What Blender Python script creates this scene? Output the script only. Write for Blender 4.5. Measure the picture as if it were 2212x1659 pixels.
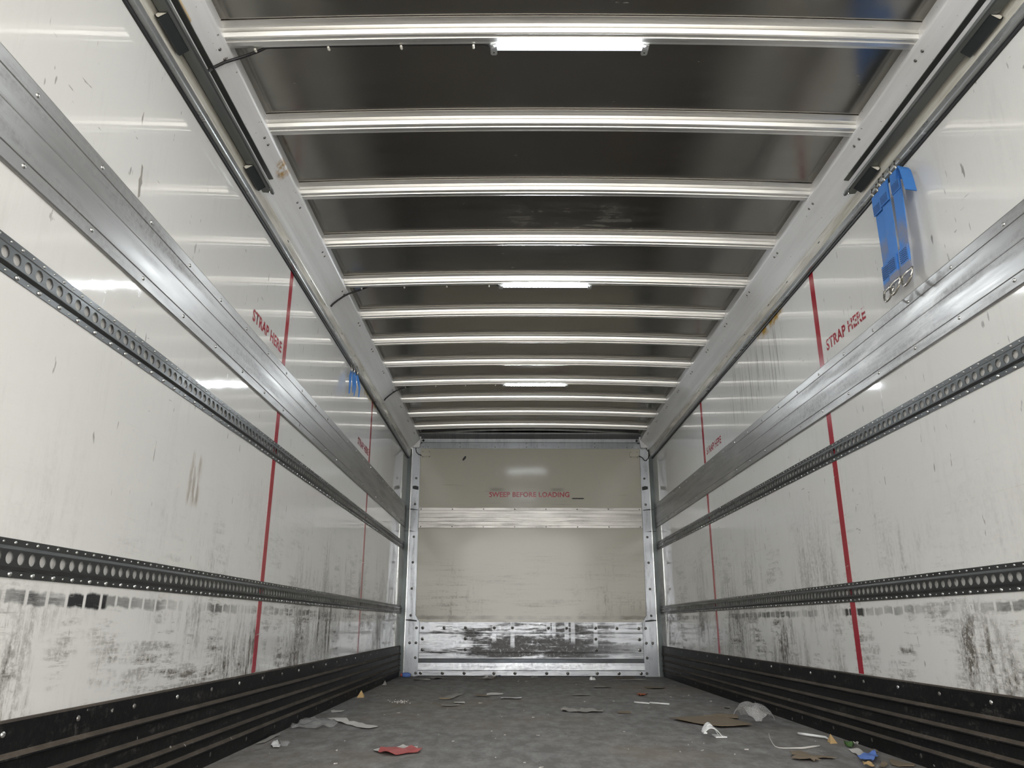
import bpy, bmesh, math, random
from mathutils import Vector, noise as mnoise

for o in list(bpy.data.objects):
    bpy.data.objects.remove(o)
scene = bpy.context.scene
COL = scene.collection

# ------------------------------------------------------------------ camera
cam_d = bpy.data.cameras.new('camera')
cam = bpy.data.objects.new('camera', cam_d)
COL.objects.link(cam)
cam_d.sensor_fit = 'HORIZONTAL'
cam_d.sensor_width = 36.0
cam_d.lens = 36.0 * 1644.5 / 2212.0
cam_d.clip_start = 0.02
cam.location = (-0.190, 0.0, 0.4637)
cam.rotation_mode = 'XYZ'
from mathutils import Matrix
_p, _y, _r = math.radians(17.516), math.radians(0.039), math.radians(0.109)
_m = Matrix.Rotation(-_y, 4, 'Z') @ Matrix.Rotation(math.pi / 2 + _p, 4, 'X') @ Matrix.Rotation(_r, 4, 'Z')
cam.rotation_euler = _m.to_euler('XYZ')
scene.camera = cam

# ------------------------------------------------------------------ world: pale overcast sky seen through the open rear end
world = bpy.data.worlds.new('world')
scene.world = world
world.use_nodes = True
_bg = world.node_tree.nodes['Background']
_bg.inputs['Color'].default_value = (1.0, 0.98, 0.94, 1)
_bg.inputs['Strength'].default_value = 3.4
LED_POWER = 44.0

scene.view_settings.view_transform = 'Standard'
scene.view_settings.look = 'None'
scene.view_settings.gamma = 1.0
scene.view_settings.exposure = 1.42
scene.view_settings.use_curve_mapping = False

rnd = random.Random(7)

# ------------------------------------------------------------------ dimensions
WX = 1.24            # half width between the side panels
Y0, YB = -1.0, 7.586  # open rear end, front bulkhead
ZT = 2.30            # roof skin height at the sides

# ------------------------------------------------------------------ node helpers
class NT:
    def __init__(self, name):
        self.m = bpy.data.materials.new(name)
        self.m.use_nodes = True
        self.t = self.m.node_tree
        self.b = self.t.nodes['Principled BSDF']
        self.out = self.t.nodes['Material Output']
    def n(self, typ, **kw):
        nd = self.t.nodes.new(typ)
        for k, v in kw.items():
            setattr(nd, k, v)
        return nd
    def link(self, a, b):
        self.t.links.new(a, b)
    def put(self, sock, v):
        if hasattr(v, 'is_linked') or isinstance(v, bpy.types.NodeSocket):
            self.link(v, sock)
        else:
            if isinstance(v, tuple) and len(v) == 3 and sock.type == 'RGBA':
                v = (*v, 1)
            sock.default_value = v
    def set(self, name, v):
        self.put(self.b.inputs[name], v)
    def pos(self):
        if not hasattr(self, '_pos'):
            g = self.n('ShaderNodeNewGeometry')
            self._g = g
            self._pos = g.outputs['Position']
            s = self.n('ShaderNodeSeparateXYZ')
            self.link(self._pos, s.inputs[0])
            self.x, self.y, self.z = s.outputs
        return self._pos
    def obj(self):
        return self.n('ShaderNodeTexCoord').outputs['Object']
    def map(self, vec, scale=(1, 1, 1), loc=(0, 0, 0), rot=(0, 0, 0)):
        mp = self.n('ShaderNodeMapping')
        self.link(vec, mp.inputs['Vector'])
        mp.inputs['Scale'].default_value = scale
        mp.inputs['Location'].default_value = loc
        mp.inputs['Rotation'].default_value = rot
        return mp.outputs[0]
    def noise(self, vec, scale=1.0, detail=3.0, rough=0.55, dist=0.0):
        nd = self.n('ShaderNodeTexNoise')
        self.link(vec, nd.inputs['Vector'])
        nd.inputs['Scale'].default_value = scale
        nd.inputs['Detail'].default_value = detail
        nd.inputs['Roughness'].default_value = rough
        nd.inputs['Distortion'].default_value = dist
        return nd.outputs['Fac']
    def math(self, op, a, b=0.0, c=None, clamp=False):
        nd = self.n('ShaderNodeMath', operation=op, use_clamp=clamp)
        self.put(nd.inputs[0], a)
        self.put(nd.inputs[1], b)
        if c is not None:
            self.put(nd.inputs[2], c)
        return nd.outputs[0]
    def rng(self, v, a, b, c=0.0, d=1.0, smooth=False):
        nd = self.n('ShaderNodeMapRange')
        nd.interpolation_type = 'SMOOTHSTEP' if smooth else 'LINEAR'
        nd.clamp = True
        self.put(nd.inputs[0], v)
        for i, q in enumerate((a, b, c, d)):
            self.put(nd.inputs[i + 1], q)
        return nd.outputs[0]
    def mix(self, f, a, b, mode='MIX'):
        nd = self.n('ShaderNodeMix', data_type='RGBA', blend_type=mode)
        self.put(nd.inputs[0], f)
        self.put(nd.inputs[6], a)
        self.put(nd.inputs[7], b)
        return nd.outputs[2]
    def mul(self, *a):
        r = a[0]
        for q in a[1:]:
            r = self.math('MULTIPLY', r, q)
        return r
    def mx(self, *a):
        r = a[0]
        for q in a[1:]:
            r = self.math('MAXIMUM', r, q)
        return r
    def band(self, v, lo, hi, soft=0.01):
        return self.mul(self.rng(v, lo - soft, lo + soft, smooth=True), self.rng(v, hi - soft, hi + soft, 1, 0, smooth=True))
    def bump(self, h, strength=0.2, dist=0.01):
        nd = self.n('ShaderNodeBump')
        nd.inputs['Strength'].default_value = strength
        nd.inputs['Distance'].default_value = dist
        self.link(h, nd.inputs['Height'])
        self.link(nd.outputs[0], self.b.inputs['Normal'])

def plain(name, col, rough=0.5, metal=0.0, var=0.12, vscale=25.0, spec=0.5, emit=0.0, emit_col=None):
    k = NT(name)
    n1 = k.noise(k.obj(), vscale, 4.0)
    dark = tuple(c * (1 - var) for c in col)
    lite = tuple(min(1, c * (1 + var)) for c in col)
    k.set('Base Color', k.mix(n1, dark, lite))
    k.set('Roughness', rough)
    k.set('Metallic', metal)
    k.set('Specular IOR Level', spec)
    if emit:
        k.set('Emission Color', emit_col or col)
        k.set('Emission Strength', emit)
    return k.m

# ------------------------------------------------------------------ materials
def wall_material(name, seed, side):
    k = NT(name)
    p = k.pos()
    o = (seed * 3.7, seed * 5.1, seed * 2.3)
    low = k.rng(k.z, 1.15, 0.45, 0.0, 1.0, smooth=True)
    deep = k.rng(k.y, 2.0, 6.0, 0.14, 1.5)
    belowtrack = k.rng(k.z, 0.56, 0.48, 0.0, 1.0)
    # rubbed patches made of vertical and horizontal strokes
    vs = k.noise(k.map(p, (1, 26, 3.6), o), 1.0, 8.0, 0.74)
    hs = k.noise(k.map(p, (1, 3.6, 34), o), 1.0, 8.0, 0.74)
    fine = k.noise(k.map(p, (1, 1, 1), o), 55.0, 6.0, 0.75)
    patch = k.noise(k.map(p, (1, 1.5, 1.1), o), 1.25, 3.0, 0.6)
    patch2 = k.noise(k.map(p, (1, 2.6, 2.0), (o[1], o[0], o[2])), 1.6, 4.0, 0.6)
    pm = k.rng(patch, 0.44, 0.62, smooth=True)
    pm2 = k.rng(patch2, 0.42, 0.60, smooth=True)
    sv = k.rng(vs, 0.43, 0.62)
    sh = k.rng(hs, 0.47, 0.66)
    fm = k.rng(fine, 0.36, 0.58)
    d1 = k.mul(k.mx(k.mul(sv, pm), k.mul(sh, pm2)), fm)
    lowmask = k.mul(low, k.math('ADD', k.mul(deep, 1.0), k.mul(belowtrack, 0.75)))
    d1 = k.math('MINIMUM', k.mul(d1, 1.35, k.math('MINIMUM', lowmask, 1.5)), 1.0)
    # faint wiping everywhere
    wipe = k.mul(k.rng(vs, 0.50, 0.76), k.rng(patch2, 0.40, 0.66), 0.13)
    # short diagonal nicks
    nick = k.noise(k.map(p, (1, 9, 34), o, (0.5, 0, 0)), 1.6, 3.0, 0.5)
    nick = k.mul(k.rng(nick, 0.70, 0.76), k.rng(k.noise(p, 1.9, 2.0), 0.45, 0.6), 0.75)
    nick2 = k.noise(k.map(p, (1, 40, 11), o), 1.1, 2.0, 0.5)
    nick2 = k.mul(k.rng(nick2, 0.715, 0.76), 0.7)
    # long horizontal scrape lines
    scr = k.noise(k.map(p, (1, 0.7, 75), o), 1.0, 4.0, 0.6)
    scr = k.mul(k.rng(scr, 0.66, 0.74), k.band(k.z, 0.80, 1.02, 0.06), k.rng(fine, 0.42, 0.6), 0.5)
    # row of rubber marks under the lower track, broken at the rivet pitch
    ph = k.math('FRACT', k.math('DIVIDE', k.math('SUBTRACT', k.y, 1.713), 0.0785))
    cell = k.rng(k.math('ABSOLUTE', k.math('SUBTRACT', ph, 0.5)), 0.40, 0.445, 1, 0)
    wob = k.math('MULTIPLY', k.math('SUBTRACT', k.noise(p, 14.0, 3.0), 0.5), 0.03)
    zz = k.math('ADD', k.z, wob)
    pres = k.noise(k.map(p, (1, 1.0, 0.0), (0, seed * 1.3, 0)), 2.1, 3.0, 0.7)
    row = k.mul(k.band(zz, 0.503, 0.531, 0.004), cell, k.rng(pres, 0.40, 0.66), k.rng(hs, 0.28, 0.5))
    near = k.mul(k.band(k.y, 1.87, 2.06, 0.012), k.band(zz, 0.500, 0.534, 0.004), k.rng(cell, 0.0, 1.0)) if side < 0 else \
           k.mul(k.band(k.y, 3.22, 3.40, 0.012), k.band(zz, 0.500, 0.530, 0.004), k.rng(cell, 0.0, 1.0, 0.35, 1.0))
    row = k.mx(row, k.mul(near, k.rng(hs, 0.2, 0.42)))
    dirt = k.mx(d1, wipe, nick, nick2, scr)
    dirt = k.math('MINIMUM', dirt, 0.9)
    white = k.mix(k.noise(p, 0.9, 2.0), (0.725, 0.717, 0.69), (0.80, 0.793, 0.77))
    dc = k.mix(k.noise(p, 2.3, 2.0), (0.055, 0.050, 0.042), (0.125, 0.100, 0.075))
    c = k.mix(dirt, white, dc)
    c = k.mix(row, c, (0.035, 0.035, 0.038))
    # drip runs and rust seepage below the upper seam
    if side > 0:
        run = k.mul(k.band(k.y, 3.75, 4.75, 0.12), k.band(k.z, 1.70, 2.0, 0.07), k.rng(k.noise(k.map(p, (1, 60, 2.2)), 1.0, 4.0), 0.54, 0.68), 0.75)
        c = k.mix(run, c, (0.06, 0.06, 0.05))
        q = k.math('ADD', k.z, k.mul(k.math('SUBTRACT', k.noise(p, 22.0, 3.0), 0.5), 0.09))
        rust = k.mul(k.band(k.y, 3.72, 4.14, 0.03), k.rng(q, 2.015, 2.05), k.rng(k.noise(p, 13.0, 3.0), 0.36, 0.55))
        c = k.mix(rust, c, (0.50, 0.30, 0.05))
    else:
        q = k.math('ADD', k.z, k.mul(k.math('SUBTRACT', k.noise(p, 22.0, 3.0), 0.5), 0.09))
        rust = k.mul(k.band(k.y, 5.2, 5.75, 0.05), k.rng(q, 2.02, 2.06), k.rng(k.noise(p, 11.0, 3.0), 0.38, 0.6))
        c = k.mix(rust, c, (0.42, 0.30, 0.07))
        stain = k.mul(k.band(k.y, 2.46, 2.55, 0.015), k.band(k.z, 0.84, 1.0, 0.02), k.rng(k.noise(k.map(p, (1, 40, 9)), 1.0, 4.0), 0.44, 0.6))
        c = k.mix(k.mul(stain, 0.6), c, (0.26, 0.20, 0.14))
    k.set('Base Color', c)
    k.set('Roughness', k.math('ADD', k.math('MULTIPLY', dirt, 0.45), k.rng(k.noise(p, 6.0, 4.0), 0.3, 0.7, 0.035, 0.065)))
    k.set('Specular IOR Level', 0.5)
    h = k.math('ADD', k.noise(k.map(p, (1, 5, 5)), 1.0, 3.0), k.mul(k.noise(p, 60.0, 2.0), 0.10))
    k.bump(h, 0.10, 0.004)
    return k.m

def metal_material(name, col, rough, streak=(1, 1, 1), dirt=0.3, metal=1.0, bump=0.02, dirt_col=(0.06, 0.055, 0.05), rlo=None, worn=0.0):
    k = NT(name)
    p = k.pos()
    s = k.noise(k.map(p, streak), 1.0, 6.0, 0.65)
    b = k.noise(p, 3.0, 4.0)
    f = k.noise(p, 48.0, 5.0, 0.7)
    d = k.mul(k.rng(s, 0.46, 0.72), k.rng(f, 0.35, 0.65), dirt)
    base = k.mix(b, tuple(c * 0.86 for c in col), tuple(min(1, c * 1.1) for c in col))
    if worn:
        wm = k.mul(k.rng(k.noise(k.map(p, (1, 0.9, 2.0)), 1.0, 2.0), 0.56, 0.64), k.rng(k.noise(k.map(p, (1, 5, 40)), 1.0, 6.0, 0.75), 0.42, 0.6), worn)
        base = k.mix(wm, base, (0.66, 0.65, 0.63))
    k.set('Base Color', k.mix(d, base, dirt_col))
    k.set('Metallic', k.rng(d, 0, 1, metal, metal * 0.3))
    k.set('Roughness', k.rng(s, 0.3, 0.7, rlo if rlo is not None else rough * 0.8, rough * 1.2))
    if bump:
        k.bump(s, bump, 0.01)
    return k.m

M = {}
M['wall_l'] = wall_material('panel_paint_left', 1.0, -1)
M['wall_r'] = wall_material('panel_paint_right', 2.0, 1)
M['galv'] = metal_material('galvanised_track_steel', (0.105, 0.109, 0.109), 0.36, (1, 5, 40), 0.5, 0.8)
M['rivet'] = plain('bright_rivet_metal', (0.72, 0.72, 0.70), 0.22, 1.0, 0.1)
M['rivet_dull'] = plain('dull_bolt_metal', (0.20, 0.19, 0.18), 0.4, 0.8, 0.25, 200)
M['band'] = metal_material('worn_aluminium_band', (0.36, 0.355, 0.345), 0.42, (1, 1.6, 22), 0.75, 0.75, 0.03, (0.10, 0.095, 0.09), worn=0.42)
M['band_back'] = metal_material('scratched_aluminium_band', (0.34, 0.33, 0.315), 0.36, (4, 1, 60), 0.85, 0.8, 0.05, (0.16, 0.15, 0.14))
M['bow'] = metal_material('mill_finish_bow_aluminium', (0.92, 0.905, 0.88), 0.33, (0.6, 90, 90), 0.04, 1.0, 0.01)
M['track'] = metal_material('grey_door_track_steel', (0.17, 0.18, 0.18), 0.35, (20, 2, 20), 0.5, 0.8, 0.02, (0.14, 0.13, 0.07))
M['bracket'] = plain('dark_bracket_steel', (0.055, 0.062, 0.065), 0.4, 0.6, 0.2)
M['seam'] = plain('black_rubber_seal', (0.012, 0.013, 0.014), 0.5, 0.0, 0.3)
M['steel_corner'] = metal_material('galvanised_post_steel', (0.30, 0.315, 0.335), 0.36, (30, 1, 5), 0.6, 0.85, 0.02)
M['steel_dark'] = metal_material('dark_post_steel', (0.10, 0.115, 0.115), 0.45, (20, 1, 4), 0.4, 0.7, 0.02)
M['wire'] = plain('black_cable_jacket', (0.012, 0.011, 0.013), 0.4, 0.0, 0.2)
M['clip'] = plain('white_plastic_clip', (0.75, 0.73, 0.66), 0.4)
M['lamp_metal'] = plain('lamp_bracket_metal', (0.60, 0.61, 0.62), 0.35, 0.7)
M['led'] = plain('led_diode_light', (0.92, 0.97, 1.0), 0.3, 0, 0.0, emit=LED_POWER * 4.6, emit_col=(0.90, 0.96, 1.0))
M['lens'] = plain('led_lens_light', (0.92, 0.97, 1.0), 0.3, 0, 0.0, emit=0.26, emit_col=(0.88, 0.95, 1.0))

def paint_upper_rail():
    k = NT('white_roof_rail_paint')
    p = k.pos()
    g = k.noise(k.map(p, (1, 1.2, 30)), 1.0, 5.0, 0.6)
    c = k.mix(k.rng(g, 0.4, 0.7), (0.80, 0.80, 0.805), (0.70, 0.70, 0.70))
    sp = k.noise(p, 70.0, 2.0)
    c = k.mix(k.mul(k.rng(sp, 0.72, 0.76), 0.7), c, (0.10, 0.09, 0.08))
    # rust blister beside the second bow
    dx = k.math('SUBTRACT', k.y, 2.70)
    n = k.noise(p, 26.0, 4.0, 0.65)
    r = k.mul(k.band(k.y, 2.655, 2.745, 0.02), k.band(k.z, 2.215, 2.26, 0.012), k.rng(k.x, -0.9, -1.0), k.rng(n, 0.40, 0.55))
    c = k.mix(r, c, (0.42, 0.24, 0.05))
    r2 = k.mul(r, k.rng(n, 0.60, 0.64))
    c = k.mix(r2, c, (0.04, 0.03, 0.02))
    k.set('Base Color', c)
    k.set('Roughness', 0.28)
    return k.m
M['rail_white'] = paint_upper_rail()

def lower_rail():
    k = NT('dirty_cream_rail_strip')
    p = k.pos()
    g = k.noise(k.map(p, (1, 4, 40)), 1.0, 5.0, 0.65)
    c = k.mix(k.rng(g, 0.42, 0.7), (0.62, 0.60, 0.54), (0.42, 0.39, 0.31))
    k.set('Base Color', c)
    k.set('Roughness', 0.25)
    return k.m
M['rail_cream'] = lower_rail()
M['rail_grey'] = metal_material('grey_rail_leg_metal', (0.34, 0.35, 0.35), 0.30, (1, 3, 30), 0.3, 0.55, 0.02)

def roof_skin():
    k = NT('polished_roof_sheet')
    p = k.pos()
    far = k.rng(k.y, 3.6, 6.0)
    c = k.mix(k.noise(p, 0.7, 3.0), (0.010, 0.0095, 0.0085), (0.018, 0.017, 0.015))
    # scuffs and scratches
    s1 = k.noise(k.map(p, (3.0, 22, 1), rot=(0, 0, 0.35)), 1.6, 6.0, 0.65)
    big = k.mul(k.band(k.x, -0.22, 0.42, 0.12), k.band(k.y, 3.12, 3.36, 0.05), k.rng(k.noise(p, 6.0, 3.0), 0.42, 0.62), k.rng(s1, 0.42, 0.62))
    sp = k.noise(k.map(p, (14, 30, 1)), 1.0, 2.0)
    sp = k.mul(k.rng(sp, 0.735, 0.78), 0.8)
    m = k.mx(k.mul(big, 0.55), k.mul(sp, 0.45))
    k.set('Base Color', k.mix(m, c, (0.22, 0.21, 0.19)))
    k.set('IOR', 3.5)
    k.set('Specular Tint', (1.0, 0.96, 0.88, 1))
    k.set('Roughness', k.math('ADD', k.mul(m, 0.45), k.rng(k.noise(k.map(p, (1, 8, 1)), 2.0, 3.0), 0.3, 0.7, 0.15, 0.21)))
    h = k.noise(k.map(p, (1.6, 3.2, 1)), 1.0, 2.5, 0.5)
    k.bump(k.mul(h, k.math('ADD', 0.12, k.mul(far, 0.88))), 0.30, 0.02)
    return k.m
M['roof'] = roof_skin()

def kick_rail_mat():
    k = NT('black_painted_kick_rail')
    p = k.pos()
    nz = k.n('ShaderNodeSeparateXYZ')
    k.link(k._g.outputs['Normal'], nz.inputs[0])
    up = k.rng(nz.outputs[2], 0.25, 0.7)
    g = k.noise(k.map(p, (1, 7, 26)), 1.0, 6.0, 0.7)
    f = k.noise(p, 60.0, 4.0, 0.7)
    black = k.mix(k.rng(f, 0.5, 0.75), (0.005, 0.0055, 0.006), (0.016, 0.016, 0.0155))
    dust = k.mix(k.noise(p, 5.0, 4.0), (0.055, 0.045, 0.036), (0.105, 0.086, 0.068))
    c = k.mix(k.mul(up, k.rng(g, 0.30, 0.55, 0.55, 1.0)), black, dust)
    sm = k.mul(k.rng(g, 0.52, 0.70), k.rng(f, 0.46, 0.62), 0.5)
    c = k.mix(sm, c, (0.16, 0.15, 0.14))
    chip = k.rng(k.noise(k.map(p, (1, 34, 34)), 1.0, 2.0), 0.745, 0.77)
    c = k.mix(chip, c, (0.34, 0.33, 0.30))
    k.set('Base Color', c)
    k.set('Roughness', k.rng(up, 0, 1, 0.5, 0.8))
    k.set('Specular IOR Level', 0.18)
    k.bump(f, 0.25, 0.003)
    return k.m
M['kick'] = kick_rail_mat()

def floor_mat():
    k = NT('worn_dark_floor_boards')
    p = k.pos()
    s = k.noise(k.map(p, (2.2, 1.0, 1)), 6.0, 7.0, 0.72)
    t = k.noise(k.map(p, (1.0, 5.5, 1)), 9.0, 6.0, 0.7)
    f = k.noise(p, 85.0, 5.0, 0.8)
    b = k.noise(p, 0.9, 3.0)
    c = k.mix(k.rng(t, 0.35, 0.68), (0.143, 0.132, 0.124), (0.169, 0.164, 0.160))
    c = k.mix(k.mul(k.rng(s, 0.42, 0.66), 0.6), c, (0.415, 0.408, 0.402))
    c = k.mix(k.mul(k.rng(f, 0.46, 0.72), 0.55), c, (0.109, 0.102, 0.095))
    c = k.mix(k.mul(k.rng(b, 0.48, 0.66), 0.5), c, (0.244, 0.195, 0.151))
    # pale worn spots
    w = k.noise(k.map(p, (5.0, 11.0, 1)), 1.0, 4.0, 0.55)
    c = k.mix(k.mul(k.rng(w, 0.66, 0.74), k.rng(f, 0.3, 0.55), 0.8), c, (0.26, 0.25, 0.235))
    # dried sand-coloured spill
    sp = k.mul(k.band(k.x, -1.0, -0.35, 0.16), k.band(k.y, 4.75, 5.15, 0.12), k.rng(f, 0.3, 0.6), 0.55)
    c = k.mix(sp, c, (0.21, 0.165, 0.10))
    k.set('Base Color', c)
    k.set('Roughness', k.rng(t, 0.3, 0.7, 0.55, 0.8))
    k.bump(k.math('ADD', k.mul(f, 0.5), s), 0.35, 0.004)
    return k.m
M['floor'] = floor_mat()

def back_panel():
    k = NT('cream_bulkhead_panel')
    p = k.pos()
    low = k.rng(k.z, 1.30, 0.62, 0.0, 1.0)
    hs = k.noise(k.map(p, (2.6, 1, 34)), 1.0, 6.0, 0.68)
    vs = k.noise(k.map(p, (26, 1, 3.0)), 1.0, 6.0, 0.68)
    pt = k.noise(p, 2.1, 3.0)
    f = k.noise(p, 50.0, 4.0, 0.75)
    d = k.mul(k.mx(k.rng(hs, 0.50, 0.72), k.mul(k.rng(vs, 0.52, 0.72), k.rng(pt, 0.5, 0.62))), k.rng(pt, 0.36, 0.66), k.rng(f, 0.36, 0.62), low)
    line = k.mul(k.band(k.math('ADD', k.z, k.mul(k.math('SUBTRACT', k.noise(p, 16.0, 2.0), 0.5), 0.02)), 0.508, 0.540, 0.004),
                 k.rng(k.noise(k.map(p, (3.0, 1, 1)), 1.0, 3.0), 0.36, 0.62), 0.75)
    scr = k.mul(k.rng(k.noise(k.map(p, (2.2, 1, 60), (3, 0, 1)), 1.0, 3.0), 0.66, 0.74), k.band(k.z, 1.58, 1.80, 0.03), 0.55)
    dash = k.mul(k.band(k.x, 0.415, 0.535, 0.01), k.band(k.z, 1.655, 1.667, 0.003))
    smu = k.mul(k.mx(k.band(k.x, -0.40, -0.27, 0.03), k.band(k.x, 0.21, 0.33, 0.03)), k.band(k.z, 1.735, 1.765, 0.01), 0.4)
    c = k.mix(k.noise(p, 1.1, 2.0), (0.50, 0.477, 0.405), (0.57, 0.547, 0.475))
    c = k.mix(k.math('MINIMUM', k.mx(d, line, scr, smu), 0.85), c, (0.12, 0.105, 0.08))
    c = k.mix(dash, c, (0.03, 0.03, 0.03))
    k.set('Base Color', c)
    k.set('Roughness', k.math('ADD', 0.12, k.mul(d, 0.5)))
    k.set('Specular IOR Level', 0.28)
    k.bump(k.noise(k.map(p, (1.1, 1, 1.3)), 1.0, 2.0), 0.25, 0.02)
    return k.m
M['bulk'] = back_panel()

def kick_plate_mat():
    k = NT('scuffed_galvanised_kick_plate')
    p = k.pos()
    hs = k.noise(k.map(p, (3.2, 1, 36)), 1.0, 6.0, 0.7)
    blk = k.noise(k.map(p, (2.6, 1, 7.5), (0.3, 0, 0.2)), 1.0, 5.0, 0.62)
    f = k.noise(p, 40.0, 5.0, 0.75)
    wx = k.math('ADD', k.x, k.mul(k.math('SUBTRACT', k.noise(k.map(p, (3, 1, 22)), 1.0, 4.0), 0.5), 0.5))
    reg = k.mul(k.rng(wx, -0.62, -0.56), k.rng(wx, 0.45, 0.95, 1.0, 0.25), k.band(k.z, 0.165, 0.478, 0.008))
    mid = k.band(k.z, 0.165, 0.30, 0.05)
    tone = k.math('ADD', k.math('ADD', k.mul(blk, 0.75), k.mul(hs, 0.65)), k.mul(mid, 0.13))
    m = k.mul(reg, k.rng(tone, 0.665, 0.765), k.rng(f, 0.26, 0.45))
    reg2 = k.mul(k.band(k.x, -1.02, 1.05, 0.03), k.band(k.z, 0.175, 0.46, 0.02))
    m2 = k.mul(reg2, k.rng(hs, 0.54, 0.62), k.rng(blk, 0.40, 0.52), 0.85)
    # clean tabs below some of the bolts
    tab = 0.0
    for bx in (-0.348, -0.176, 0.165, 0.215, 0.336, 0.395, 0.610, 0.813, 1.02):
        tb = k.mul(k.band(k.x, bx - 0.020, bx + 0.020, 0.004), k.rng(k.z, 0.29 + 0.05 * math.sin(bx * 9), 0.33 + 0.05 * math.sin(bx * 9)))
        tab = tb if tab == 0.0 else k.mx(tab, tb)
    clean = k.math('SUBTRACT', 1.0, k.mul(tab, 0.9))
    grime = k.mul(k.rng(hs, 0.45, 0.72), 0.7)
    base = k.mix(k.noise(p, 5.0, 4.0), (0.24, 0.252, 0.272), (0.45, 0.46, 0.48))
    c = k.mix(grime, base, (0.10, 0.10, 0.105))
    mm = k.mul(k.mx(m, m2), clean)
    c = k.mix(mm, c, (0.014, 0.014, 0.015))
    k.set('Base Color', c)
    k.set('Metallic', k.rng(mm, 0, 1, 0.85, 0.0))
    k.set('Roughness', k.rng(f, 0.3, 0.7, 0.28, 0.46))
    k.bump(k.math('ADD', hs, k.mul(k.noise(p, 7.0, 2.0), 0.8)), 0.12, 0.01)
    return k.m
M['kickplate'] = kick_plate_mat()

def red_paint(name, lo, hi):
    k = NT(name)
    p = k.pos()
    n = k.noise(p, 30.0, 5.0, 0.7)
    w = k.noise(k.map(p, (1, 4, 30)), 1.0, 5.0, 0.7)
    m = k.mul(k.rng(w, lo, hi), k.rng(n, 0.36, 0.5))
    c = k.mix(k.noise(p, 8.0), (0.32, 0.012, 0.026), (0.40, 0.02, 0.038))
    k.set('Base Color', k.mix(m, c, (0.74, 0.72, 0.69)))
    k.set('Roughness', 0.22)
    return k.m
M['red'] = red_paint('red_stripe_paint', 0.66, 0.70)
M['red_worn'] = red_paint('worn_red_lettering', 0.56, 0.60)

def webbing(name):
    k = NT(name)
    p = k.pos()
    wv = k.n('ShaderNodeTexWave')
    k.link(p, wv.inputs['Vector'])
    wv.wave_type = 'BANDS'
    wv.bands_direction = 'Z'
    wv.inputs['Scale'].default_value = 220
    n = k.noise(p, 9.0, 4.0)
    d = k.mul(k.band(k.z, 1.72, 1.83, 0.03), k.rng(n, 0.42, 0.6), 0.75)
    d = k.mx(d, k.mul(k.band(k.z, 1.62, 1.668, 0.006), 0.8))
    c = k.mix(n, (0.035, 0.165, 0.50), (0.055, 0.225, 0.62))
    c = k.mix(d, c, (0.22, 0.20, 0.19))
    k.set('Base Color', c)
    k.set('Roughness', 0.6)
    k.bump(wv.outputs['Fac'], 0.15, 0.001)
    return k.m
M['web'] = webbing('blue_polyester_webbing')
M['stitch'] = plain('dark_blue_stitching', (0.012, 0.03, 0.10), 0.7)
M['ring'] = plain('nickel_ring_steel', (0.55, 0.52, 0.46), 0.25, 1.0)
M['paper'] = plain('white_paper', (0.62, 0.60, 0.57), 0.6, 0, 0.1)
M['paper_d'] = plain('grey_dirty_paper', (0.30, 0.285, 0.26), 0.7, 0, 0.2)
M['white_pl'] = plain('white_plastic', (0.85, 0.85, 0.85), 0.3)
M['card'] = plain('brown_cardboard', (0.20, 0.155, 0.105), 0.75, 0, 0.12)
M['tan'] = plain('tan_scrap', (0.50, 0.34, 0.16), 0.7, 0, 0.15)
M['redp'] = plain('red_printed_paper', (0.40, 0.085, 0.08), 0.5, 0, 0.15)
M['bluep'] = plain('blue_paper', (0.12, 0.22, 0.58), 0.45, 0, 0.12)
M['orange'] = plain('orange_scrap', (0.42, 0.11, 0.04), 0.5)
M['green'] = plain('green_leaf', (0.045, 0.10, 0.025), 0.6, 0, 0.4, 80)
M['wood'] = plain('pale_wood_strip', (0.55, 0.42, 0.25), 0.6)

def film_mat():
    k = NT('clear_crumpled_plastic')
    k.set('Base Color', (0.58, 0.58, 0.58, 1))
    k.set('Roughness', 0.22)
    k.set('Alpha', k.rng(k.noise(k.obj(), 9.0, 1.0), 0.35, 0.65, 0.20, 0.34))
    k.bump(k.noise(k.obj(), 26.0, 1.0), 0.15, 0.003)
    return k.m
M['film'] = film_mat()
M['ground'] = plain('grey_concrete_yard', (0.30, 0.29, 0.27), 0.9, 0, 0.15, 2.0)

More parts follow.
